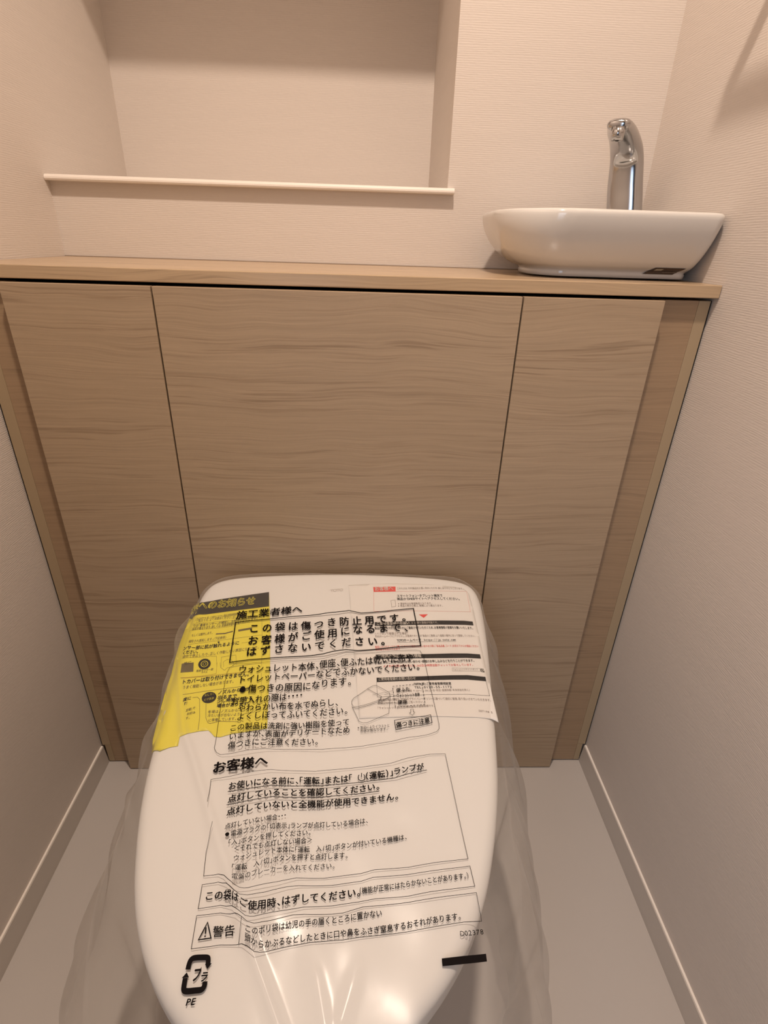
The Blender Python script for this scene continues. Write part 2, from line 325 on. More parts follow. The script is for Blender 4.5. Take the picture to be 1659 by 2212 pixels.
FILM_LINES = [
([(0.3594,-0.1392),(0.4141,-0.1329),(0.4683,-0.1265),(0.5073,-0.1224),(0.5275,-0.1178),(0.5460,-0.1220),(0.5887,-0.1157),(0.6270,-0.1099),(0.6330,-0.1816),(0.5866,-0.1863),(0.5417,-0.1915),(0.5259,-0.1913),(0.4950,-0.1994),(0.4309,-0.2038),(0.3923,-0.2069),(0.3660,-0.2119)],0.00150,1,0),
([(0.3737,-0.3341),(0.3733,-0.3233),(0.3692,-0.2813),(0.3663,-0.2426),(0.3660,-0.2268),(0.3677,-0.2208),(0.3739,-0.2143),(0.3995,-0.2121),(0.4603,-0.2080),(0.4960,-0.2073),(0.5108,-0.2033),(0.5261,-0.1962),(0.5418,-0.1964),(0.5832,-0.1923),(0.6249,-0.1895),(0.6312,-0.1904),(0.6353,-0.1999),(0.6380,-0.2237),(0.6412,-0.2555),(0.6442,-0.2841),(0.6464,-0.3028),(0.6458,-0.3102),(0.6426,-0.3138),(0.6326,-0.3173),(0.5905,-0.3266),(0.5488,-0.3340),(0.5275,-0.3362),(0.5010,-0.3383),(0.4609,-0.3368),(0.4348,-0.3375),(0.3964,-0.3431),(0.3831,-0.3431),(0.3779,-0.3402),(0.3750,-0.3364)],0.00045,1,0),
([(0.5564,-0.2536),(0.5638,-0.2492),(0.5676,-0.2488),(0.5800,-0.2567),(0.5851,-0.2600),(0.5860,-0.2658),(0.5836,-0.2897),(0.5559,-0.3025),(0.5510,-0.3030),(0.5460,-0.3010),(0.5364,-0.2799)],0.00045,0,0),
([(0.5564,-0.2539),(0.5747,-0.2657),(0.5725,-0.2705),(0.5579,-0.2757),(0.5436,-0.2797),(0.5381,-0.2799),(0.5360,-0.2759),(0.5359,-0.2719),(0.5382,-0.2677)],0.00045,1,0),
([(0.5371,-0.2812),(0.5436,-0.2821),(0.5579,-0.2781),(0.5710,-0.2728),(0.5854,-0.2666)],0.00045,0,0),
([(0.5747,-0.2657),(0.5695,-0.2760),(0.5849,-0.2671)],0.00050,0,0),
([(0.5630,-0.2625),(0.5815,-0.2595),(0.5912,-0.2565)],0.00030,0,0),
([(0.5724,-0.2761),(0.5832,-0.2755),(0.5948,-0.2753)],0.00030,0,0),
([(0.5784,-0.2633),(0.5836,-0.2621),(0.5946,-0.2643)],0.00030,0,0),
([(0.6117,-0.2840),(0.6154,-0.2835),(0.6155,-0.2877),(0.6171,-0.2877),(0.6134,-0.2926),(0.6096,-0.2892),(0.6116,-0.2887)],0.00045,1,0),
([(0.5903,-0.2998),(0.6371,-0.2913),(0.6379,-0.3020),(0.5919,-0.3124)],0.00070,1,0),
([(0.5896,-0.2506),(0.5922,-0.2502)],0.00070,0,0),
([(0.5940,-0.2499),(0.5967,-0.2495)],0.00070,0,0),
([(0.5985,-0.2492),(0.6011,-0.2488)],0.00070,0,0),
([(0.6029,-0.2484),(0.6056,-0.2480)],0.00070,0,0),
([(0.6074,-0.2477),(0.6101,-0.2472)],0.00070,0,0),
([(0.6119,-0.2469),(0.6146,-0.2464)],0.00070,0,0),
([(0.6164,-0.2461),(0.6191,-0.2457)],0.00070,0,0),
([(0.6209,-0.2454),(0.6236,-0.2450)],0.00070,0,0),
([(0.6254,-0.2447),(0.6281,-0.2443)],0.00070,0,0),
([(0.6299,-0.2441),(0.6300,-0.2474)],0.00070,0,0),
([(0.6301,-0.2495),(0.6302,-0.2528)],0.00070,0,0),
([(0.6303,-0.2550),(0.6305,-0.2582)],0.00070,0,0),
([(0.6305,-0.2603),(0.6307,-0.2635)],0.00070,0,0),
([(0.6308,-0.2657),(0.6309,-0.2688)],0.00070,0,0),
([(0.6310,-0.2709),(0.6311,-0.2740)],0.00070,0,0),
([(0.6312,-0.2760),(0.6286,-0.2764)],0.00070,0,0),
([(0.6269,-0.2766),(0.6243,-0.2769)],0.00070,0,0),
([(0.6225,-0.2772),(0.6199,-0.2776)],0.00070,0,0),
([(0.6182,-0.2778),(0.6156,-0.2782)],0.00070,0,0),
([(0.6139,-0.2785),(0.6113,-0.2790)],0.00070,0,0),
([(0.6095,-0.2792),(0.6070,-0.2797)],0.00070,0,0),
([(0.6052,-0.2799),(0.6027,-0.2803)],0.00070,0,0),
([(0.6009,-0.2806),(0.5984,-0.2809)],0.00070,0,0),
([(0.5967,-0.2811),(0.5941,-0.2814)],0.00070,0,0),
([(0.5924,-0.2816),(0.5921,-0.2786)],0.00070,0,0),
([(0.5920,-0.2766),(0.5917,-0.2735)],0.00070,0,0),
([(0.5915,-0.2715),(0.5912,-0.2684)],0.00070,0,0),
([(0.5910,-0.2663),(0.5907,-0.2632)],0.00070,0,0),
([(0.5906,-0.2611),(0.5903,-0.2580)],0.00070,0,0),
([(0.5901,-0.2559),(0.5898,-0.2527)],0.00070,0,0),
([(0.3786,-0.3711),(0.4018,-0.3691),(0.4352,-0.3639),(0.4451,-0.3625),(0.4643,-0.3633),(0.4966,-0.3644),(0.5492,-0.3592),(0.5843,-0.3548),(0.6180,-0.3455),(0.6317,-0.3424),(0.6499,-0.3419),(0.6539,-0.3827),(0.6573,-0.4198),(0.6610,-0.4529),(0.6268,-0.4569),(0.5980,-0.4612),(0.5639,-0.4634),(0.5504,-0.4667),(0.5137,-0.4699),(0.4865,-0.4701),(0.4674,-0.4745),(0.4408,-0.4785),(0.4325,-0.4791),(0.4271,-0.4779),(0.4205,-0.4732),(0.4150,-0.4685),(0.4086,-0.4660),(0.3942,-0.4668),(0.3917,-0.4467),(0.3920,-0.4271),(0.3928,-0.4204)],0.00045,0,0),
([(0.3823,-0.3997),(0.3786,-0.3711)],0.00045,0,0),
([(0.4008,-0.3861),(0.4297,-0.3834),(0.4479,-0.3805),(0.4728,-0.3812),(0.5066,-0.3808),(0.5494,-0.3763),(0.5581,-0.3750),(0.5887,-0.3719),(0.6259,-0.3620)],0.00070,0,0),
([(0.4026,-0.4000),(0.4318,-0.3958),(0.4509,-0.3929),(0.4742,-0.3936),(0.5051,-0.3936),(0.5496,-0.3889),(0.5700,-0.3861)],0.00070,0,0),
([(0.5521,-0.3676),(0.5531,-0.3686),(0.5537,-0.3698),(0.5538,-0.3712),(0.5535,-0.3725),(0.5527,-0.3736),(0.5516,-0.3744),(0.5503,-0.3747),(0.5489,-0.3746),(0.5476,-0.3740),(0.5466,-0.3731),(0.5460,-0.3718),(0.5459,-0.3705),(0.5462,-0.3692),(0.5470,-0.3680)],0.00090,0,0),
([(0.5498,-0.3658),(0.5496,-0.3703)],0.00090,0,0),
([(0.3947,-0.4741),(0.4101,-0.4725),(0.4187,-0.4752),(0.4281,-0.4826),(0.4338,-0.4853),(0.4409,-0.4846),(0.4579,-0.4830),(0.4787,-0.4781),(0.4893,-0.4767),(0.5222,-0.4762),(0.5507,-0.4732),(0.5625,-0.4699),(0.5976,-0.4676),(0.6620,-0.4594),(0.6642,-0.4770),(0.6173,-0.4828),(0.5965,-0.4859),(0.5651,-0.4875),(0.5488,-0.4902),(0.5231,-0.4932),(0.4964,-0.4941),(0.4810,-0.4969),(0.4504,-0.5018),(0.4424,-0.5024),(0.4356,-0.4989),(0.4279,-0.4937),(0.4163,-0.4912),(0.3957,-0.4936)],0.00045,1,0),
([(0.3958,-0.4991),(0.4177,-0.4972),(0.4325,-0.5001),(0.4397,-0.5042),(0.4452,-0.5070),(0.4513,-0.5072),(0.4666,-0.5054),(0.4867,-0.5006),(0.4970,-0.4999),(0.5235,-0.4999),(0.5341,-0.4990),(0.5422,-0.4969),(0.5529,-0.4942),(0.5962,-0.4909),(0.6649,-0.4825),(0.6660,-0.5058),(0.6486,-0.5066),(0.5949,-0.5136),(0.5493,-0.5178),(0.5350,-0.5197),(0.5042,-0.5211),(0.4843,-0.5239),(0.4600,-0.5286),(0.4555,-0.5294),(0.4487,-0.5253),(0.4427,-0.5222),(0.4231,-0.5214),(0.3974,-0.5240)],0.00045,1,0),
([(0.4397,-0.5044),(0.4397,-0.5216)],0.00045,0,0),
([(0.4073,-0.5042),(0.4133,-0.5161),(0.4022,-0.5174)],0.00100,1,0),
([(0.4068,-0.5081),(0.4073,-0.5129)],0.00120,0,0),
([(0.4075,-0.5143),(0.4076,-0.5153)],0.00140,0,0),
([(0.3984,-0.5384),(0.3984,-0.5346),(0.3992,-0.5315),(0.4018,-0.5302),(0.4092,-0.5300),(0.4137,-0.5301),(0.4147,-0.5316),(0.4151,-0.5355)],0.00420,0,0),
([(0.4155,-0.5466),(0.4157,-0.5500),(0.4140,-0.5522),(0.4091,-0.5524),(0.4007,-0.5530),(0.3983,-0.5519),(0.3979,-0.5485),(0.3978,-0.5441)],0.00420,0,0),
]
FILM_FILLS = [
([(0.6247,-0.5333),(0.6449,-0.5315),(0.6659,-0.5302),(0.6658,-0.5357),(0.6454,-0.5371),(0.6249,-0.5388)],0),
([(0.4125,-0.5347),(0.4183,-0.5342),(0.4154,-0.5383)],0),
([(0.3946,-0.5442),(0.4008,-0.5437),(0.3980,-0.5403)],0),
]
WHITE_TEXT = [
('お客様へ',[(0.5671,-0.0718),(0.5977,-0.0697)],0.0104,0.02,1,2,0),
('このたびは、TOTO製品をお買い求めいただき、誠にありがとうございます。',[(0.6032,-0.0678),(0.6629,-0.0646),(0.7124,-0.0639)],0.0052,0,1,3,0),
('スマートフォン・タブレット端末で',[(0.6025,-0.0849),(0.6764,-0.0813)],0.0065,0.02,1,0,0),
('商品からWEBサイトへアクセスしてください。',[(0.6026,-0.0914),(0.6606,-0.0883),(0.7035,-0.0876)],0.0064,0.02,1,0,0),
('※通信料はお客様負担となります。',[(0.6036,-0.1008),(0.6579,-0.0980)],0.0049,0,1,3,0),
('※商品の表示位置は、機種により異なります。',[(0.6034,-0.1055),(0.6473,-0.1033),(0.6741,-0.1023)],0.0049,0,1,3,0),
('ご愛用者登録のお願い',[(0.5696,-0.1425),(0.6196,-0.1400)],0.0068,0.015,1,2,0),
('※1回限り登録が可能です。',[(0.6225,-0.1392),(0.6633,-0.1372)],0.0049,0,1,4,0),
('製品に関する大切なお知らせにご連絡させていただくため、お客様情報の登録をお願いいたします。',[(0.5667,-0.1512),(0.6321,-0.1487),(0.6891,-0.1465),(0.7154,-0.1467)],0.0057,0.015,1,0,0),
('[パソコンで登録される場合]',[(0.5669,-0.1616),(0.6162,-0.1596)],0.0054,0,1,3,0),
('TOTOホームページにアクセスし、お客様サポートの「製品のご登録」より画面の案内に従って登録してください。',[(0.5671,-0.1664),(0.6422,-0.1631),(0.6872,-0.1612),(0.7165,-0.1612)],0.0047,0,1,3,0),
('TOTOホームページ\u3000https://jp.toto.com',[(0.5989,-0.1734),(0.6415,-0.1711),(0.6861,-0.1693)],0.0058,0.014,1,0,0),
('製品にメンテナンスのご購入をされたお客様はお問い合わせの際に「製品品番、コード」を控えてからお電話ください',[(0.5670,-0.1852),(0.6296,-0.1826),(0.6847,-0.1803),(0.7179,-0.1799)],0.0047,0,1,1,0),
('登録番号を記入できます',[(0.5675,-0.1894),(0.6032,-0.1878)],0.0044,0,1,1,0),
('ご使用の製品に関する情報',[(0.5704,-0.2022),(0.6329,-0.1999)],0.0060,0.015,1,2,0),
('よくあるご質問・製品のお問い合わせ・修理のお申し込みなどを行うことができます。',[(0.5703,-0.2120),(0.6396,-0.2089),(0.7079,-0.2055)],0.0052,0.015,1,0,0),
('よくあるお問い合わせには、365日24時間自動チャットでお答えしています。',[(0.5780,-0.2178),(0.6391,-0.2154),(0.7050,-0.2124)],0.0045,0,1,1,0),
('ウォシュレットチャットボット',[(0.6750,-0.2209),(0.7107,-0.2198)],0.0035,0,1,3,0),
('ご愛用者登録のお問い合わせ',[(0.5708,-0.2393),(0.6223,-0.2370)],0.0051,0.015,1,2,0),
('TOTO(株)ご愛用者登録相談室',[(0.6189,-0.2458),(0.6700,-0.2438)],0.0045,0.02,1,0,0),
('TEL 0120-55-1172',[(0.6194,-0.2512),(0.6703,-0.2491)],0.0050,0.01,1,0,0),
('受付時間 9:00〜17:00(土・日・祝日・夏期休暇・年末年始を除く)',[(0.6031,-0.2566),(0.6465,-0.2546),(0.6942,-0.2529)],0.0038,0,1,3,0),
('お客様の個人情報は、TOTOのプライバシーポリシーに基づいて適切に管理、取り扱いさせていただきます。',[(0.5696,-0.2705),(0.6345,-0.2677),(0.6883,-0.2668),(0.7200,-0.2679)],0.0041,0,1,3,0),
('詳細はTOTOホームページをご覧ください。',[(0.5700,-0.2752),(0.6304,-0.2720)],0.0037,0,1,3,0),
('「ウォシュレット」はTOTO株式会社の登録商標です。',[(0.5694,-0.2822),(0.6124,-0.2797),(0.6442,-0.2777)],0.0039,0,1,3,0),
('D07198 S',[(0.7011,-0.2837),(0.7188,-0.2856)],0.0040,0,1,3,0),
]
WHITE_LINES = [
([(0.5655,-0.0738),(0.5658,-0.1154),(0.6348,-0.1125),(0.7163,-0.1114),(0.7165,-0.0900),(0.7168,-0.0676),(0.6625,-0.0689),(0.6009,-0.0721)],0.00025,0,1),
([(0.5988,-0.1744),(0.6414,-0.1720),(0.6860,-0.1702)],0.00030,0,0),
([(0.5686,-0.2415),(0.5691,-0.2643),(0.6352,-0.2597),(0.6896,-0.2580),(0.7194,-0.2593),(0.7185,-0.2369)],0.00035,0,0),
([(0.6742,-0.2166),(0.7136,-0.2161),(0.7134,-0.2210),(0.6737,-0.2217)],0.00030,1,3),
([(0.7156,-0.2180),(0.7179,-0.2179),(0.7176,-0.2206),(0.7153,-0.2207)],0.00050,1,2),
([(0.5927,-0.0920),(0.5993,-0.0907),(0.6000,-0.1038),(0.5934,-0.1058)],0.00050,1,3),
]
WHITE_FILLS = [
([(0.5649,-0.0629),(0.5833,-0.0619),(0.6011,-0.0611),(0.6009,-0.0721),(0.5830,-0.0731),(0.5655,-0.0738)],1),
([(0.6348,-0.1198),(0.6490,-0.1189),(0.6418,-0.1264)],1),
([(0.5666,-0.1367),(0.5988,-0.1346),(0.6333,-0.1325),(0.6680,-0.1307),(0.7029,-0.1298),(0.7167,-0.1309),(0.7169,-0.1386),(0.7017,-0.1382),(0.6671,-0.1390),(0.6327,-0.1405),(0.5985,-0.1424),(0.5668,-0.1440)],0),
([(0.5676,-0.1963),(0.6061,-0.1952),(0.6410,-0.1939),(0.6761,-0.1917),(0.6996,-0.1910),(0.7177,-0.1920),(0.7179,-0.1995),(0.6985,-0.1989),(0.6751,-0.1999),(0.6403,-0.2011),(0.6058,-0.2025),(0.5681,-0.2039)],0),
([(0.5685,-0.2345),(0.6043,-0.2327),(0.6377,-0.2307),(0.6715,-0.2286),(0.6942,-0.2277),(0.7189,-0.2298),(0.7189,-0.2369),(0.6930,-0.2351),(0.6706,-0.2358),(0.6372,-0.2375),(0.6039,-0.2393),(0.5686,-0.2415)],0),
([(0.7141,-0.2164),(0.7186,-0.2168),(0.7190,-0.2227),(0.7139,-0.2215)],0),
]
YELLOW_TEXT = [
('様へのお知らせ',[(0.2834,-0.1115),(0.2875,-0.1045),(0.2993,-0.1117),(0.3128,-0.1096),(0.3420,-0.1061),(0.3816,-0.1013)],0.0188,0.055,1,5,0),
('様へのお知らせ',[(0.2834,-0.1115),(0.2875,-0.1045),(0.2993,-0.1117),(0.3128,-0.1096),(0.3420,-0.1061),(0.3816,-0.1013)],0.0188,0.002,1,0,0),
('これは大切です。詳しくお知りになりたい場合は取扱説明書を',[(0.2974,-0.1328),(0.3319,-0.1275),(0.3586,-0.1232)],0.0059,0,1,7,0),
('ご覧のうえ、よくお読みください、正しくお使いください。',[(0.2995,-0.1371),(0.3327,-0.1312),(0.3898,-0.1274)],0.0058,0,1,7,0),
('では「着座センサー」が検知し、お知らせいたします。',[(0.2972,-0.1458),(0.3349,-0.1408),(0.3907,-0.1322)],0.0063,0.012,1,7,0),
('設定が異なります。詳しくは、取扱説明書をご覧ください。',[(0.2979,-0.1519),(0.3363,-0.1467),(0.3798,-0.1380)],0.0062,0.012,1,7,0),
('もしくは案内します。',[(0.3003,-0.1638),(0.3296,-0.1586)],0.0059,0,1,7,0),
('検知され感知します。(下記参照)',[(0.2989,-0.1750),(0.3244,-0.1716),(0.3516,-0.1675)],0.0059,0,1,7,0),
('ンサー部に肌が触れるように',[(0.2937,-0.1860),(0.3108,-0.1865),(0.3361,-0.1839),(0.3723,-0.1787)],0.0075,0.03,1,0,0),
('ください。',[(0.2954,-0.1946),(0.3176,-0.1928)],0.0070,0.03,1,0,0),
('途中で停止したり、正しく作動しない原因になります。',[(0.2975,-0.2013),(0.3349,-0.1969),(0.3823,-0.1899),(0.4016,-0.1864)],0.0061,0,1,7,0),
('着座センサー部',[(0.3229,-0.2243),(0.3455,-0.2218)],0.0042,0.01,1,7,0),
('ラベル',[(0.3302,-0.2269),(0.3386,-0.2258)],0.0037,0.01,1,7,0),
('トカバーは取り付けできません。',[(0.3084,-0.2432),(0.3332,-0.2405),(0.3648,-0.2359),(0.3960,-0.2320)],0.0079,0.03,1,0,0),
('うまく機能しない場合があります。',[(0.3117,-0.2508),(0.3352,-0.2481),(0.3776,-0.2423)],0.0059,0,1,7,0),
('ノズルから水が',[(0.3600,-0.2597),(0.4009,-0.2544)],0.0064,0.03,1,0,0),
('出るまで',[(0.3614,-0.2669),(0.3865,-0.2647)],0.0063,0.03,1,0,0),
('少し時間がかかる',[(0.3621,-0.2723),(0.4074,-0.2681)],0.0062,0.03,1,0,0),
('場合があります。',[(0.3633,-0.2789),(0.4049,-0.2761)],0.0061,0.03,1,0,0),
('冬場は、ノズルから',[(0.3539,-0.2869),(0.3918,-0.2850)],0.0049,0,1,7,0),
('冷たい水が出ないよう',[(0.3548,-0.2920),(0.3952,-0.2906)],0.0048,0,1,7,0),
('に準備しています。',[(0.3571,-0.2984),(0.3918,-0.2965)],0.0048,0,1,7,0),
('おしり・',[(0.3436,-0.2625),(0.3554,-0.2605)],0.0040,0.01,1,5,0),
('ビデ洗浄',[(0.3445,-0.2693),(0.3569,-0.2666)],0.0039,0.01,1,5,0),
('度に',[(0.3177,-0.2691),(0.3275,-0.2662)],0.0057,0.03,1,0,0),
('す！',[(0.3200,-0.2749),(0.3261,-0.2737)],0.0056,0.03,1,0,0),
('定暖)で',[(0.3254,-0.2842),(0.3363,-0.2801)],0.0044,0.01,1,7,0),
('お好み',[(0.3279,-0.2889),(0.3384,-0.2866)],0.0043,0.01,1,7,0),
('す。',[(0.3280,-0.2948),(0.3334,-0.2937)],0.0042,0.01,1,7,0),
('肌に',[(0.3029,-0.2136),(0.3128,-0.2100)],0.0053,0.02,1,7,0),
]
YELLOW_LINES = [
([(0.2952,-0.1389),(0.3336,-0.1348),(0.3606,-0.1329),(0.3963,-0.1274),(0.4049,-0.1772),(0.4102,-0.2152)],0.00030,0,7),
([(0.2922,-0.1506),(0.3365,-0.1478),(0.3591,-0.1436)],0.00025,0,7),
([(0.2996,-0.1774),(0.3417,-0.1707),(0.4019,-0.1615)],0.00030,0,7),
([(0.3748,-0.1757),(0.4035,-0.1717)],0.00025,0,7),
([(0.2982,-0.2006),(0.3227,-0.1993),(0.3446,-0.1982),(0.3492,-0.2164)],0.00030,0,7),
([(0.3551,-0.2165),(0.3518,-0.1999),(0.3712,-0.1966),(0.3755,-0.2137)],0.00030,0,7),
([(0.3589,-0.2166),(0.3562,-0.2082),(0.3604,-0.2042),(0.3665,-0.2048),(0.3710,-0.2106),(0.3711,-0.2168)],0.00030,0,7),
([(0.3046,-0.2330),(0.3307,-0.2308),(0.3509,-0.2273),(0.3498,-0.2209),(0.3479,-0.2088)],0.00045,0,6),
([(0.3053,-0.2337),(0.3390,-0.2310),(0.3712,-0.2272),(0.3955,-0.2246)],0.00080,0,6),
([(0.3521,-0.2088),(0.3544,-0.2170),(0.3609,-0.2221),(0.3634,-0.2182),(0.3731,-0.2163),(0.4016,-0.2117),(0.4099,-0.2108)],0.00030,0,7),
([(0.3148,-0.2587),(0.3446,-0.2539),(0.3940,-0.2473)],0.00045,0,7),
([(0.3288,-0.2635),(0.3349,-0.2628),(0.3385,-0.2660),(0.3453,-0.2923),(0.3477,-0.3088)],0.00045,0,7),
([(0.3484,-0.2725),(0.3530,-0.2924),(0.3574,-0.2996),(0.3607,-0.3005),(0.3707,-0.2978),(0.3937,-0.2986)],0.00045,0,7),
([(0.4117,-0.2268),(0.4172,-0.2583),(0.4175,-0.2815),(0.4099,-0.2866),(0.3993,-0.2881)],0.00030,0,7),
([(0.3413,-0.1706),(0.3426,-0.1756)],0.00045,0,0),
([(0.3346,-0.1587),(0.3477,-0.1578),(0.3585,-0.1540)],0.00200,0,7),
([(0.3659,-0.1530),(0.3853,-0.1487)],0.00360,0,7),
([(0.3357,-0.2105),(0.3350,-0.2089),(0.3338,-0.2075),(0.3323,-0.2066),(0.3307,-0.2062),(0.3291,-0.2063),(0.3277,-0.2071),(0.3267,-0.2083),(0.3263,-0.2099),(0.3265,-0.2116),(0.3272,-0.2132),(0.3283,-0.2146),(0.3298,-0.2155),(0.3315,-0.2159),(0.3330,-0.2158),(0.3344,-0.2150),(0.3354,-0.2138),(0.3358,-0.2122)],0.00080,1,5),
([(0.3332,-0.2108),(0.3328,-0.2101),(0.3323,-0.2095),(0.3316,-0.2090),(0.3309,-0.2088),(0.3301,-0.2089),(0.3295,-0.2093),(0.3291,-0.2098),(0.3289,-0.2105),(0.3290,-0.2113),(0.3293,-0.2121),(0.3298,-0.2127),(0.3305,-0.2131),(0.3312,-0.2133),(0.3320,-0.2132),(0.3326,-0.2129),(0.3330,-0.2123),(0.3332,-0.2116)],0.00045,1,5),
]
YELLOW_FILLS = [
([(0.3395,-0.2101),(0.3382,-0.2071),(0.3361,-0.2046),(0.3334,-0.2028),(0.3303,-0.2021),(0.3274,-0.2024),(0.3249,-0.2038),(0.3232,-0.2061),(0.3224,-0.2089),(0.3227,-0.2120),(0.3240,-0.2150),(0.3261,-0.2175),(0.3288,-0.2192),(0.3318,-0.2199),(0.3347,-0.2196),(0.3371,-0.2182),(0.3389,-0.2160),(0.3397,-0.2132)],0),
([(0.3594,-0.2624),(0.3582,-0.2597),(0.3560,-0.2574),(0.3531,-0.2559),(0.3498,-0.2554),(0.3466,-0.2559),(0.3438,-0.2574),(0.3418,-0.2597),(0.3409,-0.2624),(0.3410,-0.2653),(0.3423,-0.2680),(0.3445,-0.2702),(0.3473,-0.2716),(0.3506,-0.2721),(0.3537,-0.2716),(0.3565,-0.2702),(0.3585,-0.2680),(0.3595,-0.2653)],0),
([(0.2996,-0.2099),(0.3156,-0.2080),(0.3190,-0.2232),(0.3023,-0.2249)],7),
([(0.3400,-0.1728),(0.3435,-0.1727),(0.3429,-0.1767)],0),
]
LID_TEXT = [
('TOTO',[(0.4959,-0.0746),(0.5164,-0.0719)],0.0072,0,1,3,0),
]
LEAF_OUT = [
[(0.5249,-0.0593),(0.5648,-0.0554),(0.6057,-0.0538),(0.6589,-0.0546),(0.7006,-0.0581),(0.7137,-0.0627),(0.7199,-0.0718),(0.7218,-0.1075),(0.7220,-0.1587),(0.7224,-0.2136),(0.7235,-0.2647),(0.7247,-0.2960),(0.7157,-0.2930),(0.6968,-0.2909),(0.6788,-0.2910),(0.6430,-0.2907),(0.6073,-0.2919),(0.5718,-0.2936),(0.5460,-0.2950)],
[(0.3990,-0.0750),(0.3735,-0.0798),(0.3455,-0.0853),(0.3214,-0.0902),(0.3012,-0.0958),(0.2873,-0.0923),(0.2835,-0.1103),(0.2827,-0.1377),(0.2823,-0.1653),(0.2835,-0.1922),(0.2860,-0.2177),(0.2865,-0.2482),(0.2891,-0.2832),(0.2919,-0.3132),(0.2962,-0.3298),(0.3092,-0.3350),(0.3192,-0.3303),(0.3287,-0.3287),(0.3275,-0.3169),(0.3359,-0.3129),(0.3493,-0.3102),(0.3603,-0.3092),(0.3654,-0.3135),(0.3697,-0.3178),(0.3766,-0.3185),(0.3898,-0.3146),(0.4117,-0.3112),(0.4322,-0.3078),(0.4267,-0.2609),(0.4220,-0.2175),(0.4128,-0.1523)],
[(0.3990,-0.0750),(0.3735,-0.0798),(0.3455,-0.0853),(0.3214,-0.0902),(0.3012,-0.0958),(0.2873,-0.0923),(0.2840,-0.1094),(0.2832,-0.1168),(0.2939,-0.1210),(0.3075,-0.1208),(0.3480,-0.1143),(0.3753,-0.1101),(0.4037,-0.1057)],
]
FLARE_R = [(-0.067,0.742,0.485),(-0.107,0.751,0.455),(-0.131,0.760,0.430),(-0.183,0.765,0.400),(-0.232,0.770,0.360),(-0.255,0.778,0.330),(-0.311,0.783,0.290),(-0.363,0.786,0.250),(-0.408,0.787,0.230),(-0.459,0.779,0.210),(-0.483,0.777,0.200)]
FLARE_L = [(-0.068,0.288,0.500),(-0.103,0.278,0.485),(-0.140,0.275,0.478),(-0.167,0.273,0.470),(-0.208,0.279,0.465),(-0.239,0.278,0.457),(-0.277,0.278,0.447),(-0.313,0.279,0.435),(-0.332,0.276,0.425),(-0.361,0.275,0.405),(-0.394,0.267,0.370),(-0.419,0.254,0.330),(-0.443,0.249,0.290),(-0.459,0.240,0.270),(-0.482,0.233,0.250),(-0.496,0.219,0.220)]
# ---------------- room shell ----------------
W, D, NY, NX = 1.04, .3102, .6623, .6869          # width, back wall, niche back, niche right side
NZ0, NZ1, YF, HC = 1.1023, 1.645, -1.46, 2.40
def slab(name, dims, m, parent=None): return box(name, dims, m, parent, kind='structure' if not parent else None)
box('floor', (-.05, W+.05, YF-.25, NY+.05, -.05, 0), M_floor, kind='structure', label='pale grey vinyl floor around the toilet')
def quads(name, Q, m, **kw):
    bm = bmesh.new()
    for q in Q: bm.faces.new([bm.verts.new(p) for p in q])
    return link(name, bm_mesh(bm, name), m, **kw)
box('wall_left', (-.08, 0, YF-.05, NY+.05, 0, HC), M_wall, kind='structure', label='left wall in pale ribbed wallpaper')
box('wall_right', (W, W+.08, YF-.05, D, 0, HC), M_wall, kind='structure', label='right wall in pale ribbed wallpaper beside the basin')
# back wall: piece below the niche, piece right of it, header over it, and the niche's own faces
bw = bmesh.new()
def add_box(bm, x0, x1, y0, y1, z0, z1):
    t = box_bm(x0, x1, y0, y1, z0, z1); me = bpy.data.meshes.new('tmp'); t.to_mesh(me); t.free(); bm.from_mesh(me); bpy.data.meshes.remove(me)
add_box(bw, 0, NX, D, NY+.05, 0, NZ0-.009)
add_box(bw, NX, W+.08, D, NY+.05, 0, HC)
add_box(bw, 0, NX, D, NY+.05, NZ1, HC)
add_box(bw, 0, NX, NY, NY+.05, NZ0-.009, NZ1)
link('wall_back', bm_mesh(bw, 'wall_back'), M_wall, kind='structure', label='back wall with a deep recessed niche above the counter')
# front wall with doorway behind the camera
fw = bmesh.new()
add_box(fw, -.08, .12, YF-.08, YF, 0, HC); add_box(fw, .86, W+.08, YF-.08, YF, 0, HC); add_box(fw, .12, .86, YF-.08, YF, 2.02, HC)
link('wall_front', bm_mesh(fw, 'wall_front'), M_wall, kind='structure')
df = bmesh.new(); add_box(df, .12, .145, YF-.09, YF+.012, 0, 2.02); add_box(df, .835, .86, YF-.09, YF+.012, 0, 2.02); add_box(df, .145, .835, YF-.09, YF+.012, 1.995, 2.02)
link('door_1', bm_mesh(df, 'door_frame'), M_door, kind='structure')
box('ceiling', (-.08, W+.08, YF-.08, D, HC, HC+.05), M_ceil, kind='structure')
# niche sill board with eased nose
prof = [(NY, NZ0), (.2985, NZ0), (.2955, NZ0-.0012), (.2945, NZ0-.004), (.2945, NZ0-.0065), (.2958, NZ0-.0088), (.298, NZ0-.0092), (D, NZ0-.0092)]
bm = bmesh.new()
def prism(bm, prof, x0, x1):
    a = [bm.verts.new((x0, y, z)) for y, z in prof]; b = [bm.verts.new((x1, y, z)) for y, z in prof]; n = len(prof)
    for i in range(n): bm.faces.new((a[i], a[(i+1) % n], b[(i+1) % n], b[i]))
    bm.faces.new(a[::-1]); bm.faces.new(b)
p_in = [(NY, NZ0), (D, NZ0), (D, NZ0-.0092), (NY, NZ0-.0092)]
prism(bm, p_in, .0005, NX); p_out = [(D, NZ0)]+prof[1:]; prism(bm, p_out, .0005, NX+.0105)
bmesh.ops.recalc_face_normals(bm, faces=bm.faces)
link('trim_1', bm_mesh(bm, 'niche_sill'), M_sill, kind='structure', label='thin white sill board along the bottom of the wall niche')
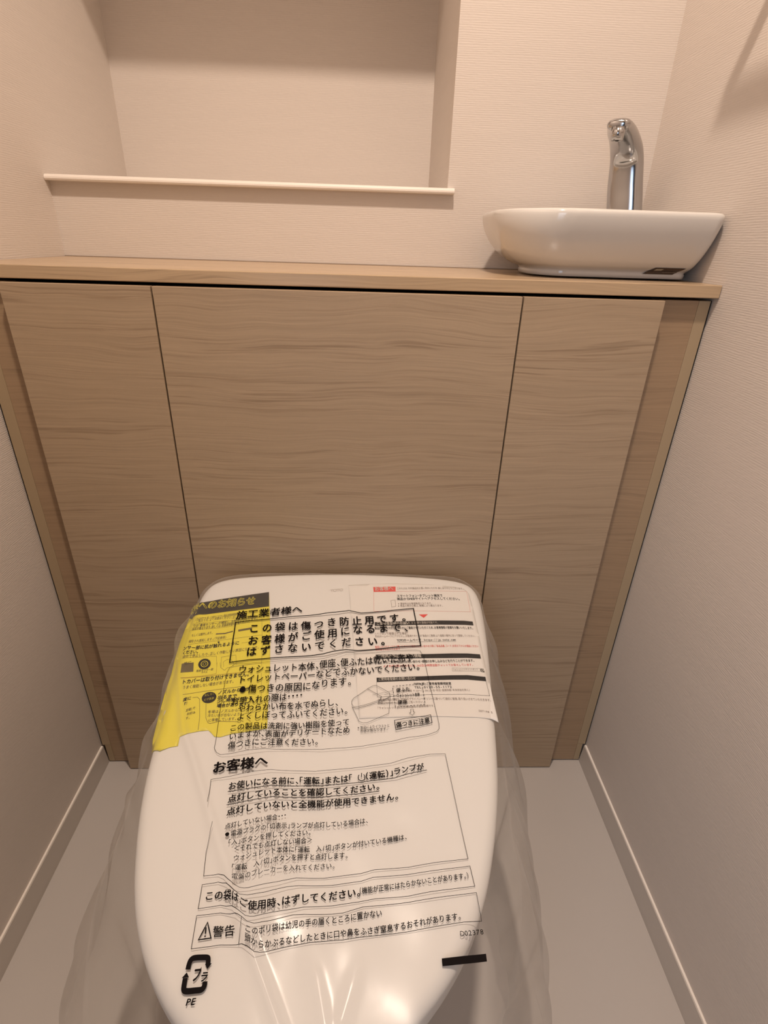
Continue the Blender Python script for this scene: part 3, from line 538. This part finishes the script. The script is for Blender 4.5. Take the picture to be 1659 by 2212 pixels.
# baseboards with a light top lip
for nm, xw, sg in (('baseboard_left', 0, 1), ('baseboard_right', W, -1)):
    pr = [(xw, 0), (xw+sg*.0075, 0), (xw+sg*.0072, .010), (xw+sg*.0046, .0468), (xw+sg*.0038, .0476), (xw, .0476)]
    bm = bmesh.new(); A = [bm.verts.new((x, YF, z)) for x, z in pr]; B_ = [bm.verts.new((x, .0185, z)) for x, z in pr]
    for q in range(6): bm.faces.new((A[q], A[(q+1) % 6], B_[(q+1) % 6], B_[q]))
    bm.faces.new(A); bm.faces.new(B_[::-1]); bmesh.ops.recalc_face_normals(bm, faces=bm.faces)
    b_ = link(nm, bm_mesh(bm, nm), M_base, kind='structure', label='pale vinyl baseboard along the '+nm.split('_')[1]+' wall')
    x0, x1 = sorted((xw, xw+sg*.0036))
    box('top_lip', (x0, x1, YF, .0185, .0476, .0490), M_sill, b_)

# ---------------- cabinet ----------------
H, TC = .9762, .017
cab = empty('cabinet', (.52, .01, 0), 'wide ash wood cabinet built wall to wall behind the toilet', 'cabinet')
XA, XB, XL, XR, PT = .2595, .7629, .0598, .9612, .9548
g = .0011
box('front_panel', (XA+g, XB-g, 0, .018, .003, PT), M_woodc, cab, bevel=.0007, label='widest middle panel of the cabinet')
for nm, x0, x1, m in (('front_panel', XL, XA-g, M_woodl), ('front_panel', XB+g, XR, M_woodr)):
    box(nm, (x0, x1, 0, .018, .0932, PT), m, cab, bevel=.0006)
    box('kick_board', (x0, x1, .0002, .018, .003, .0926), m, cab, bevel=.0004)
for x0, x1 in ((.0205, XL+.004), (XR-.004, 1.0195)):
    box('filler_strip', (x0, x1, .0190, .036, .003, PT), M_woods, cab, bevel=.0004)
for x0, x1 in ((.0035, .0203), (1.0197, 1.0365)):
    a = box('side_panel_edge', (x0, x1, .0188, .22, .052, PT), M_edge, cab, bevel=.0004)
    xx0, xx1 = (max(x0, .0085), min(x1, W-.0085))
    box('side_panel_foot', (xx0, xx1, .0188, .22, .003, .0516), M_edge, cab)
for x0, x1 in ((.0006, .0034), (W-.0034, W-.0006)):
    box('gap_shade', (x0, x1, .0215, .026, .050, PT), M_dark, cab)  # dark strip stands in for the shade in the gap beside the wall
box('carcass', (.012, 1.028, .04, .30, .001, .951), M_dark, cab, label='solid carcass block coloured near-black for the shade seen through the gap')  # solid box; its black paints the shade behind the panels
top = empty('countertop', (.52, .16, H-TC), 'long ash wood countertop across the top of the cabinet', 'countertop')
box('board', (.0008, W-.0008, .0062, D-.0005, H-TC, H), M_woodt, top, bevel=.0012)
box('sealant_bead', (.001, W-.001, D-.0022, D-.0002, H, H+.0016), M_seal, top)

# ---------------- hand basin ----------------
def round_poly(x0, x1, y0, y1, rfl, rfr, rbr, rbl, n=14):
    P = []
    for cx, cy, r, a0 in ((x0+rfl[0], y0+rfl[1], rfl, 180), (x1-rfr[0], y0+rfr[1], rfr, 270), (x1-rbr[0], y1-rbr[1], rbr, 0), (x0+rbl[0], y1-rbl[1], rbl, 90)):
        for i in range(n+1):
            a = math.radians(a0+90*i/n); P.append((cx+r[0]*math.cos(a), cy+r[1]*math.sin(a)))
    return P
BX0, BX1, BY0, BY1, BZ = .7385, 1.0375, .030, .292, 1.0645
basin = empty('hand_basin', (.88, .16, H), 'white ceramic hand basin on the right end of the counter', 'basin')
def brect(k, dx=0):
    # k: 0 at the foot, 1 at the rim
    li = .057*(1-k)**1.7; ri = .009*(1-k)**1.0; fi = .046*(1-k)**1.5; bi = .075*(1-k)**1.3
    r = .085*k+.045*(1-k)
    return round_poly(BX0+li+dx, BX1-ri-dx, BY0+fi+dx, BY1-bi-dx, (r*1.15, r*1.35), (.016, .018), (.03, .03), (r, r*.8))
rings = []
zf = H+.0022
for z, dx in ((zf, .0035), (zf+.0006, .0018), (zf+.0060, .0014), (zf+.0080, .0022)): rings.append([(x, y, z) for x, y in brect(0, dx)])
n = 22
for i in range(n+1):
    k = i/n; z = zf+.0105+(BZ-.006-zf-.0105)*k
    rings.append([(x, y, z) for x, y in brect(k**.72)])
for dz, ins in ((-.003, .0006), (-.001, .0022), (0, .005), (0, .009), (-.001, .0115), (-.004, .0135)):
    rings.append([(x, y, BZ+dz) for x, y in brect(1, ins)])
# inner bowl: leaves a deck at the back for the faucet
inner = []
for i in range(10):
    k = i/9; ins = .0135+.055*k**2.2; z = BZ-.004-.062*math.sin(k*math.pi/2)
    P = brect(1, ins); rings.append([(x, min(y, .245-.02*k), z if y < .235 else BZ-.004-(z*0)) if False else (x, y, z) for x, y in P])
bm = loft(rings, cap0=True, cap1=True)
b_ = link('bowl', bm_mesh(shift(bm, basin.location), 'bowl', True), M_porc, basin)
# brown foil sticker low on the front
def front_y(z):
    k = (z-zf-.0105)/(BZ-.006-zf-.0105)
    if k <= 0: return BY0+.046+.0014*(1 if z < zf+.0085 else .2)
    return BY0+.046*(1-k**.72)**1.5
def decal(name, rows_, off, m, parent, **kw):
    # rows_: (x_left, x_right, height above the counter)
    V = []; F = []
    n = len(rows_)
    for x0, x1, dz in rows_:
        for x in (x0, x1): V.append((x-basin.location.x, front_y(H+dz)-off-basin.location.y, H+dz-basin.location.z))
    for q in range(n-1): F.append((2*q, 2*q+1, 2*q+3, 2*q+2))
    me = bpy.data.meshes.new(name); me.from_pydata(V, [], F); me.update(); return link(name, me, m, parent, **kw)
srow = lambda a, c, z0, z1, s0: [(a+s0*q/8, c+s0*q/8, z0+(z1-z0)*q/8) for q in range(9)]
lab = decal('sticker', srow(.956, 1.0015, .0088, .0178, .0125), .0011, plain('brown_sticker', (.085, .055, .035), .4), basin, label='small dark brown sticker low on the front')
decal('pale_print', srow(.969, .980, .0138, .0164, .002), .0016, plain('sticker_print', (.42, .38, .30), .5), lab)
decal('pale_print', srow(.984, 1.006, .0112, .0119, .001), .0016, plain('sticker_print_dim', (.20, .15, .11), .5), lab)
# basin deck block that carries the faucet
dk = [[(x, y, z) for x, y in round_poly(.935, 1.018, .200, .281, (.02, .02), (.012, .012), (.012, .012), (.02, .02), 6)] for z in (BZ-.060, BZ-.012)]
dk.append([(.9615+(x-.9615)*.93, .244+(y-.244)*.93, BZ-.008) for x, y, z in dk[-1]])
link('faucet_deck', bm_mesh(shift(loft(dk, cap0=True, cap1=True), basin.location), 'faucet_deck', True), M_porc, basin)

# ---------------- faucet ----------------
fau = empty('faucet', (.979, .2345, BZ-.008), 'curved chrome faucet rising from the back of the white basin', 'faucet')
path = [((.978, .234, 1.0568), .0285), ((.9753, .235, 1.0783), .0279), ((.9705, .238, 1.1108), .0272), ((.9648, .236, 1.1426), .0256), ((.9552, .225, 1.1596), .0244),
        ((.9414, .205, 1.1690), .0225), ((.9286, .185, 1.1735), .0212), ((.9176, .165, 1.1755), .0190), ((.9090, .150, 1.1762), .0172), ((.9045, .142, 1.1756), .0160)]
def smooth_path(P, m=6):
    out = []
    for i in range(len(P)-1):
        p0, p1, p2, p3 = P[max(i-1, 0)], P[i], P[i+1], P[min(i+2, len(P)-1)]
        for j in range(m):
            t = j/m; q = []
            for a, b, c, d in zip((*p0[0], p0[1]), (*p1[0], p1[1]), (*p2[0], p2[1]), (*p3[0], p3[1])):
                q.append(.5*(2*b+(c-a)*t+(2*a-5*b+4*c-d)*t*t+(3*b-a-3*c+d)*t**3))
            out.append((Vector(q[:3]), q[3]))
    out.append((Vector(P[-1][0]), P[-1][1])); return out
SP = smooth_path(path)
side = Vector((.81, -.59, 0)).normalized()          # the flat sideways axis of the spout
rings = []
for i, (p, r) in enumerate(SP):
    t = (SP[min(i+1, len(SP)-1)][0]-SP[max(i-1, 0)][0]).normalized()
    u = (side-t*side.dot(t)).normalized(); v = t.cross(u)
    ring = []
    for k in range(28):
        a = 2*math.pi*k/28; ca, sa = math.cos(a), math.sin(a)
        vf = .56-.08*max(0, i/(len(SP)-1)-.4)/.6
        ring.append(p+u*(r*math.copysign(abs(ca)**.85, ca))+v*(r*vf*math.copysign(abs(sa)**.85, sa)))
    rings.append(ring)
# rounded nose
t = (SP[-1][0]-SP[-2][0]).normalized(); p = SP[-1][0]
for q, s in ((.0025, .93), (.0045, .8), (.0060, .6), (.0068, .35)):
    rings.append([p+(pt-p)*s+t*q for pt in rings[len(SP)-1]])
link('spout', bm_mesh(shift(loft([[tuple(q) for q in r] for r in rings], cap0=True, cap1=True), fau.location), 'spout', True), M_chrome, fau)
def tube(r0, r1, z0, z1, x, y, n=24, r_in=None, zi=None):
    R = [[(x+r*math.cos(2*math.pi*k/n), y+r*math.sin(2*math.pi*k/n), z) for k in range(n)] for r, z in ((r0, z0), (r1, z1))]
    if r_in:
        R.append([(x+r_in*math.cos(2*math.pi*k/n), y+r_in*math.sin(2*math.pi*k/n), z1) for k in range(n)])
        R.append([(x+r_in*math.cos(2*math.pi*k/n), y+r_in*math.sin(2*math.pi*k/n), zi) for k in range(n)])
    return loft(R, cap0=True, cap1=True)
NXc, NYc = .9045, .1395
noz = link('nozzle', bm_mesh(shift(tube(.0100, .0086, 1.172, 1.1560, NXc, NYc, 24, .0066, 1.160), fau.location), 'nozzle', True), M_chrome, fau, label='short nozzle pointing down under the spout tip')
link('outlet', bm_mesh(shift(tube(.0065, .0065, 1.162, 1.1568, NXc, NYc, 20), fau.location), 'outlet'), M_dark, noz)
link('base_ring', bm_mesh(shift(tube(.0305, .0295, BZ-.0078, BZ-.003, .979, .2345, 32), fau.location), 'base_ring', True), M_steel, fau)

# ---------------- flat rail added out of frame to cast a shadow on the right wall ----------------
rail = empty('shadow_rail', (1.0, -.13, 1.377), 'flat metal rail added above the frame to cast a shadow on the right wall', 'shadow caster')
def rail_part(nm, dims): box(nm, dims, M_steel, rail, bevel=.0008)
rail_part('bar', (.966, .970, -.30, .037, 1.359, 1.396))
rail_part('bracket', (.970, W-.0005, .033, .037, 1.359, 1.396)); rail_part('bracket', (.970, W-.0005, -.30, -.296, 1.359, 1.396))

# ---------------- ceiling downlight fitting ----------------
dl = empty('ceiling_downlight', (.57, -.50, 2.40), 'round recessed warm ceiling downlight above the toilet', 'light')
link('trim_ring', bm_mesh(shift(tube(.062, .058, 2.3985, 2.392, .57, -.5, 40, .048, 2.3975), dl.location), 'trim_ring', True), M_sill, dl)

# ---------------- toilet ----------------
toi = empty('toilet', (.512, -.30, 0), 'white toilet with closed lid standing before the wood cabinet', 'toilet')
def lid_outline(y0=-.0262, y1=-.609):
    ys = [r[0] for r in WT]; fine = []
    for a, b in zip(ys, ys[1:]):
        m = 3 if abs(a-b) > .03 else 2
        for j in range(m): fine.append(a+(b-a)*j/m)
    fine.append(ys[-1])
    # smooth the half widths a little
    Lp = [(lid_mid(y)-lid_half(y), y) for y in fine]; Rp = [(lid_mid(y)+lid_half(y), y) for y in fine]
    return Rp + Lp[::-1][1:-1]
OUT = lid_outline()
def relax(P, k=2):
    for _ in range(k):
        n = len(P); P = [((P[i-1][0]+2*P[i][0]+P[(i+1) % n][0])/4, (P[i-1][1]+2*P[i][1]+P[(i+1) % n][1])/4) for i in range(n)]
    return P
OUT = relax(OUT, 1)
LC = (.508, -.31)
def inset_ring(s=None, d=0):
    out = []
    n = len(OUT)
    for i, (x, y) in enumerate(OUT):
        ax, ay = OUT[i-1]; bx, by = OUT[(i+1) % n]; tx, ty = bx-ax, by-ay; L = math.hypot(tx, ty) or 1
        nx, ny = ty/L, -tx/L
        if nx*(LC[0]-x)+ny*(LC[1]-y) < 0: nx, ny = -nx, -ny
        px, py = x+nx*d, y+ny*d
        if s is not None: px, py = LC[0]+(px-LC[0])*s, LC[1]+(py-LC[1])*s
        out.append((px, py))
    return out
rings = []
for d in (0, .0):
    pass
def edge_z(x, y): return lid_plane(x, max(min(y, -.0262), -.609))
R_ = .013
rings.append([(x, y, edge_z(x, y)-.034) for x, y in inset_ring(d=.004)])
rings.append([(x, y, edge_z(x, y)-.033) for x, y in inset_ring(d=.0015)])
rings.append([(x, y, edge_z(x, y)-.028) for x, y in inset_ring(d=0)])
for a in range(0, 91, 15):
    r = math.radians(a); ins = R_*(1-math.cos(r)); dr = R_*(1-math.sin(r))*.85
    rings.append([(x, y, edge_z(x, y)-dr) for x, y in inset_ring(d=ins)])
for s in (.93, .86, .78, .68, .56, .42, .28, .14, .05):
    rings.append([(x, y, edge_z(x, y)) for x, y in inset_ring(s, R_)])
link('lid', bm_mesh(shift(loft(rings, cap0=True, cap1=True), toi.location), 'lid', True), M_plas, toi, label='closed white lid')
def ring_at(s, dz, zf_=None, sy=None):
    P = []
    for x, y in OUT:
        px = LC[0]+(x-LC[0])*s; py = LC[1]+(y-LC[1])*(sy or s)
        P.append((px, py, zf_ if zf_ is not None else edge_z(px, py)+dz))
    return P
seat = loft([ring_at(.965, -.056), ring_at(.985, -.053), ring_at(.99, -.040), ring_at(.975, -.0365)], cap0=True, cap1=True)
link('seat', bm_mesh(shift(seat, toi.location), 'seat', True), M_plas, toi)
wb = loft([[(x, y, z) for x, y in round_poly(.515-.208, .515+.205, -.20, -.034, (.02, .02), (.02, .02), (.03, .03), (.03, .03), 6)] for z in (.36, .425)], cap0=True, cap1=True)
link('washlet_housing', bm_mesh(shift(wb, toi.location), 'washlet_housing', True), M_plas, toi)
# porcelain body: a smooth skirt from floor to rim
rings = []
for z, s, sy in ((0, .66, .80), (.006, .672, .812), (.05, .675, .82), (.15, .70, .85), (.25, .77, .89), (.31, .84, .925), (.350, .885, .95), (.358, .875, .945)):
    rings.append([(LC[0]+(x-LC[0])*s, LC[1]+.03*(1-z/.4)+(y-LC[1])*sy, z) for x, y in OUT])
link('bowl', bm_mesh(shift(loft(rings, cap0=True, cap1=True), toi.location), 'toilet_bowl', True), M_porc, toi)

# ---------------- print helper: text and lines laid on a curved surface ----------------
GLYPH = {}
def glyph(ch, wt, slant=0):
    key = (ch, slant)
    if key in GLYPH: return GLYPH[key]
    cu = bpy.data.curves.new('glyph', 'FONT'); cu.body = ch; cu.size = 1.0;  cu.resolution_u = 2; cu.shear = slant
    cu.fill_mode = 'FRONT' if False else cu.fill_mode
    o = bpy.data.objects.new('glyph', cu); COL.objects.link(o)
    dg = bpy.context.evaluated_depsgraph_get(); me = bpy.data.meshes.new_from_object(o.evaluated_get(dg))
    V = [(v.co.x, v.co.y) for v in me.vertices]; F = [tuple(p.vertices) for p in me.polygons]
    bpy.data.objects.remove(o); bpy.data.curves.remove(cu); bpy.data.meshes.remove(me)
    # measured em placement: Noto CJK draws inside x 0..1, y -.12...88
    GLYPH[key] = (V, F); return GLYPH[key]
NARROW = set('、。「」（）・()[] ')
def adv(ch):
    o = ord(ch)
    if ch in NARROW: return .52
    if o < 0x250: return .58
    return 1.0
def along(P):
    L = [0]
    for a, b in zip(P, P[1:]): L.append(L[-1]+math.hypot(b[0]-a[0], b[1]-a[1]))
    return L
def at(P, L, s):
    s = min(max(s, 0), L[-1])
    for i in range(len(P)-1):
        if s <= L[i+1] or i == len(P)-2:
            t = (s-L[i])/((L[i+1]-L[i]) or 1)
            return (P[i][0]+(P[i+1][0]-P[i][0])*t, P[i][1]+(P[i+1][1]-P[i][1])*t)
def add_text(V, F, item, zfun, lift):
    text, P, h, wt, k, col, slant = item
    # soften the baseline
    L = along(P); n = 24
    Q = [at(P, L, L[-1]*i/n) for i in range(n+1)]
    for _ in range(2): Q = [Q[0]]+[((Q[i-1][0]+2*Q[i][0]+Q[i+1][0])/4, (Q[i-1][1]+2*Q[i][1]+Q[i+1][1])/4) for i in range(1, n)]+[Q[-1]]
    L = along(Q)
    up = (-.085, .9964)
    tot = sum(adv(c) for c in text); pitch = L[-1]/tot; gw = pitch*k
    s = 0
    for ch in text:
        a = adv(ch)
        if ch not in ' 　':
            gv, gf = glyph(ch, wt, slant)
            if gv:
                xs = [v[0] for v in gv]; mnx, mxx = min(xs), max(xs)
                if a < 1 or ord(ch) < 0x250: c0 = (mnx+mxx)/2; wsc = gw
                else: c0 = .5; wsc = gw
                ce = s+a*pitch/2; base = len(V)
                hs = h
                if ch == '●': wsc *= .85; hs *= .85
                # heavier weights are struck several times, slightly shifted
                w_ = wt*.85
                strikes = [(0, 0)] if wt < .004 else ([(-w_, 0), (w_, 0), (0, w_*.8), (0, -w_*.8)] if wt > .012 else [(-w_, 0), (w_, 0)])
                for ox, oy in strikes:
                    base = len(V)
                    for vx, vy in gv:
                        t = ce+(vx-c0+ox)*wsc; x0, y0 = at(Q, L, t)
                        hh = (vy+.07+oy)*hs+(h-hs)*.35
                        x, y = x0+up[0]*hh, y0+up[1]*hh
                        V.append((x, y, zfun(x, y)+lift))
                    F.extend(tuple(base+i for i in f) for f in gf)
        s += a*pitch
def add_line(V, F, item, zfun, lift):
    P, w, closed, col = item
    if w > .004:            # broad strokes of the recycling mark: round the corners
        for _ in range(2):
            Q = [P[0]]
            for a, c in zip(P, P[1:]): Q += [(a[0]*.75+c[0]*.25, a[1]*.75+c[1]*.25), (a[0]*.25+c[0]*.75, a[1]*.25+c[1]*.75)]
            P = Q+[P[-1]]
    P = P+[P[0]] if closed else P
    L = along(P); seg = []
    for i in range(len(P)-1):
        m = max(1, int((L[i+1]-L[i])/.004))
        for j in range(m):
            seg.append((P[i][0]+(P[i+1][0]-P[i][0])*j/m, P[i][1]+(P[i+1][1]-P[i][1])*j/m))
    seg.append(P[-1]); n = len(seg); base = len(V)
    for i, (x, y) in enumerate(seg):
        a = seg[i-1] if i > 0 else (seg[-2] if closed else seg[0]); b = seg[i+1] if i < n-1 else (seg[1] if closed else seg[-1])
        d1 = Vector((x-a[0], y-a[1])); d2 = Vector((b[0]-x, b[1]-y))
        d1 = d1.normalized() if d1.length > 1e-9 else d2.normalized(); d2 = d2.normalized() if d2.length > 1e-9 else d1
        t = (d1+d2); t = t.normalized() if t.length > .1 else d1
        nn = Vector((-t.y, t.x)); sc = min(1.6, 1/max(.3, abs(nn.dot(Vector((-d1.y, d1.x))))))
        for s_ in (-1, 1):
            px, py = x+nn.x*w/2*sc*s_, y+nn.y*w/2*sc*s_; V.append((px, py, zfun(px, py)+lift))
    for i in range(n-1): F.append((base+2*i, base+2*i+1, base+2*i+3, base+2*i+2))
def fill_bm(P, zfun, lift, step=.006, loc=(0, 0, 0)):
    bm = bmesh.new(); f = bm.faces.new([bm.verts.new((x, y, 0)) for x, y in P]); bmesh.ops.triangulate(bm, faces=[f])
    xs = [p[0] for p in P]; ys = [p[1] for p in P]
    for ax, lo, hi in ((0, min(xs), max(xs)), (1, min(ys), max(ys))):
        c = lo+step
        while c < hi:
            co = [0, 0, 0]; no = [0, 0, 0]; co[ax] = c; no[ax] = 1
            bmesh.ops.bisect_plane(bm, geom=bm.verts[:]+bm.edges[:]+bm.faces[:], plane_co=co, plane_no=no); c += step
    for v in bm.verts: v.co.z = zfun(v.co.x, v.co.y)+lift
    bmesh.ops.recalc_face_normals(bm, faces=bm.faces)
    return bm
def mesh_obj(name, V, F, m, parent, **kw):
    me = bpy.data.meshes.new(name); lx, ly, lz = parent_world(parent)
    me.from_pydata([(x-lx, y-ly, z-lz) for x, y, z in V], [], F); me.update()
    return link(name, me, m, parent, **kw)
def parent_world(p):
    x = y = z = 0
    while p: x += p.location.x; y += p.location.y; z += p.location.z; p = p.parent
    return x, y, z
def film_z(x, y): return film_top(x, y)

# faint maker's name on the lid
V, F = [], []
for it in LID_TEXT: add_text(V, F, it, lid_plane, .0006)
lidob = [o for o in toi.children if o.name == 'lid'][0]
mesh_obj('printed_name', V, F, M_lgrey, lidob)

# ---------------- leaflets under the film ----------------
def leaf_z_white(x, y):
    e = lid_half(min(max(y, -.6), -.0263)) - abs(x-lid_mid(y)); z = lid_plane(x, y)
    return z - (max(0, .004-e)*.25)
def sheet(name, P, zfun, lift, m, parent, th=.0003):
    bm = fill_bm(P, zfun, lift); shift(bm, parent_world(parent))
    o = link(name, bm_mesh(bm, name, True), m, parent); sm = o.modifiers.new('thickness', 'SOLIDIFY'); sm.thickness = th; sm.offset = -1
    return o
white = empty('white_leaflet', (.63, -.17, .50), 'white printed instruction sheet on the right of the toilet lid under the film', 'leaflet')
sheet('paper', LEAF_OUT[0], leaf_z_white, .0010, M_paper, white)
def print_set(parent, texts, lines, fills, zfun, lift, tname='printed_text', lname='printed_rule', fname='printed_block'):
    for k_, P in enumerate(fills):
        pts, col = P; bm = fill_bm(pts, zfun, lift); shift(bm, parent_world(parent)); link(fname, bm_mesh(bm, fname), INK[col], parent)
    cols = sorted(set(l[3] for l in lines))
    for c in cols:
        V, F = [], []
        for l in lines:
            if l[3] == c: add_line(V, F, l, zfun, lift+.0001)
        mesh_obj(lname, V, F, INK[c], parent)
    for t in texts:
        V, F = [], []; add_text(V, F, t, zfun, lift+.0002+texts.index(t)*6e-6)
        mesh_obj(tname, V, F, INK[t[5]], parent)
print_set(white, WHITE_TEXT, WHITE_LINES, WHITE_FILLS, leaf_z_white, .0012)
def leaf_z_yellow(x, y):
    e = lid_half(min(max(y, -.6), -.0263)) - abs(x-lid_mid(y))
    return lid_top(x, y)+.0018*min(1, max(0, (.022-e)/.022))
yellow = empty('yellow_leaflet', (.36, -.2, .49), 'bright yellow notice with black header wrapped over the left edge of the lid', 'leaflet')
sheet('paper', LEAF_OUT[1], leaf_z_yellow, .0010, M_yellow, yellow)
bm = fill_bm(LEAF_OUT[2], leaf_z_yellow, .0012, .004); shift(bm, parent_world(yellow)); link('header_band', bm_mesh(bm, 'header_band'), plain('header_black', (.022, .017, .010), .7, 0, .2), yellow, label='black header band')
print_set(yellow, YELLOW_TEXT, YELLOW_LINES, YELLOW_FILLS, leaf_z_yellow, .0013)

# ---------------- the plastic bag pulled over the toilet ----------------
bag = empty('plastic_bag', (.51, -.3, .05), 'clear plastic film bag with black Japanese printing covering the toilet', 'plastic bag')
FR = sorted([(-t[0], t[1], t[2]) for t in FLARE_R]); FLf = sorted([(-t[0], t[1], t[2]) for t in FLARE_L])
def flare(T, y):
    v = -y
    if v <= T[0][0]: return T[0][1], T[0][2]
    for a, b in zip(T, T[1:]):
        if v <= b[0]:
            t = (v-a[0])/(b[0]-a[0]); return a[1]+(b[1]-a[1])*t, a[2]+(b[2]-a[2])*t
    a, b = T[-2], T[-1]; t = min((v-b[0])/(b[0]-a[0]), 6)
    return b[1]+(b[1]-a[1])*.0+(.51-b[1])*min(1, (v-b[0])/.35)**2*.6, max(.17, b[2]-.02*(v-b[0])/.05)
rows = []
ys = [-.0262-.0001]+[-.0262-.58*(i/190) for i in range(1, 191)]
NTOP = 170
for y in ys:
    hw = film_half(y)+.0012; mx = lid_mid(y); row = []
    top_pts = []
    for i in range(NTOP+1):
        x = mx-hw+2*hw*i/NTOP; z = film_top(x, y); top_pts.append((x, y, z))
    def skirt(side_, T, P0):
        fx, fz = flare(T, y); out = []
        if y > -.095: fx = P0[0]+side_*.0045; fz = P0[2]-.03
        fz = min(fz, P0[2]-.006)
        if side_ > 0: fx = max(fx, P0[0]+.003)
        else: fx = min(fx, P0[0]-.003)
        ct = lambda t, y_: .0030*math.sin(y_*130+5*math.sin(y_*13))*math.exp(-((t-.9)/.5)**2)
        wr = lambda t, y_: ct(t, y_)+ (.0022*math.sin(y_*78+t*1.6)+.0026*math.sin(y_*41+1.3+t*2.1)+.0006*math.sin(y_*190+t*4))
        for j in range(1, 15):
            t = j/14; bulge = math.sin(t*math.pi)*.010
            x = P0[0]+(fx-P0[0])*t+side_*bulge*(.2 if fz > .4 else 1)*.6; z = P0[2]+(fz-P0[2])*t+ (bulge*.6)
            x += side_*wr(t, y)*math.sin(t*math.pi)*1.2
            out.append((x, y+.002*math.sin(y*60+t*7)*math.sin(t*math.pi), z))
        lowz = .10+.02*math.sin(y*17); 
        for j in range(1, 9):
            t = j/8; x = fx-side_*(.010*t+.02*t*t)+side_*wr(1+t, y)*min(1, t*2)*1.6; z = fz+(min(lowz, fz-.03)-fz)*t
            out.append((x, y, z))
        return out
    Ls = skirt(-1, FLf, top_pts[0]); Rs = skirt(1, FR, top_pts[-1])
    rows.append(Ls[::-1]+top_pts+Rs)
# hanging back edge behind the lid and rounded front drop
back = [(x, -.0262+.004, z-.02) if True else None for x, y, z in rows[0]]
front = []
base_row = rows[-1]
for dy, dz in ((.012, .006), (.024, .022), (.034, .055), (.042, .11), (.048, .18), (.05, .27)):
    front.append([(.51+(x-.51)*(1-dy*1.5), y-dy, max(.10, z-dz)) for x, y, z in base_row])
allrows = [back]+rows+front
bm = bmesh.new(); VV = [[bm.verts.new(p) for p in r] for r in allrows]
for a, b in zip(VV, VV[1:]):
    for i in range(len(a)-1): bm.faces.new((a[i], b[i], b[i+1], a[i+1]))
bmesh.ops.recalc_face_normals(bm, faces=bm.faces)
link('film', bm_mesh(shift(bm, bag.location), 'film', True), M_film, bag)
print_set(bag, FILM_TEXT, FILM_LINES, FILM_FILLS, film_z, .0006)
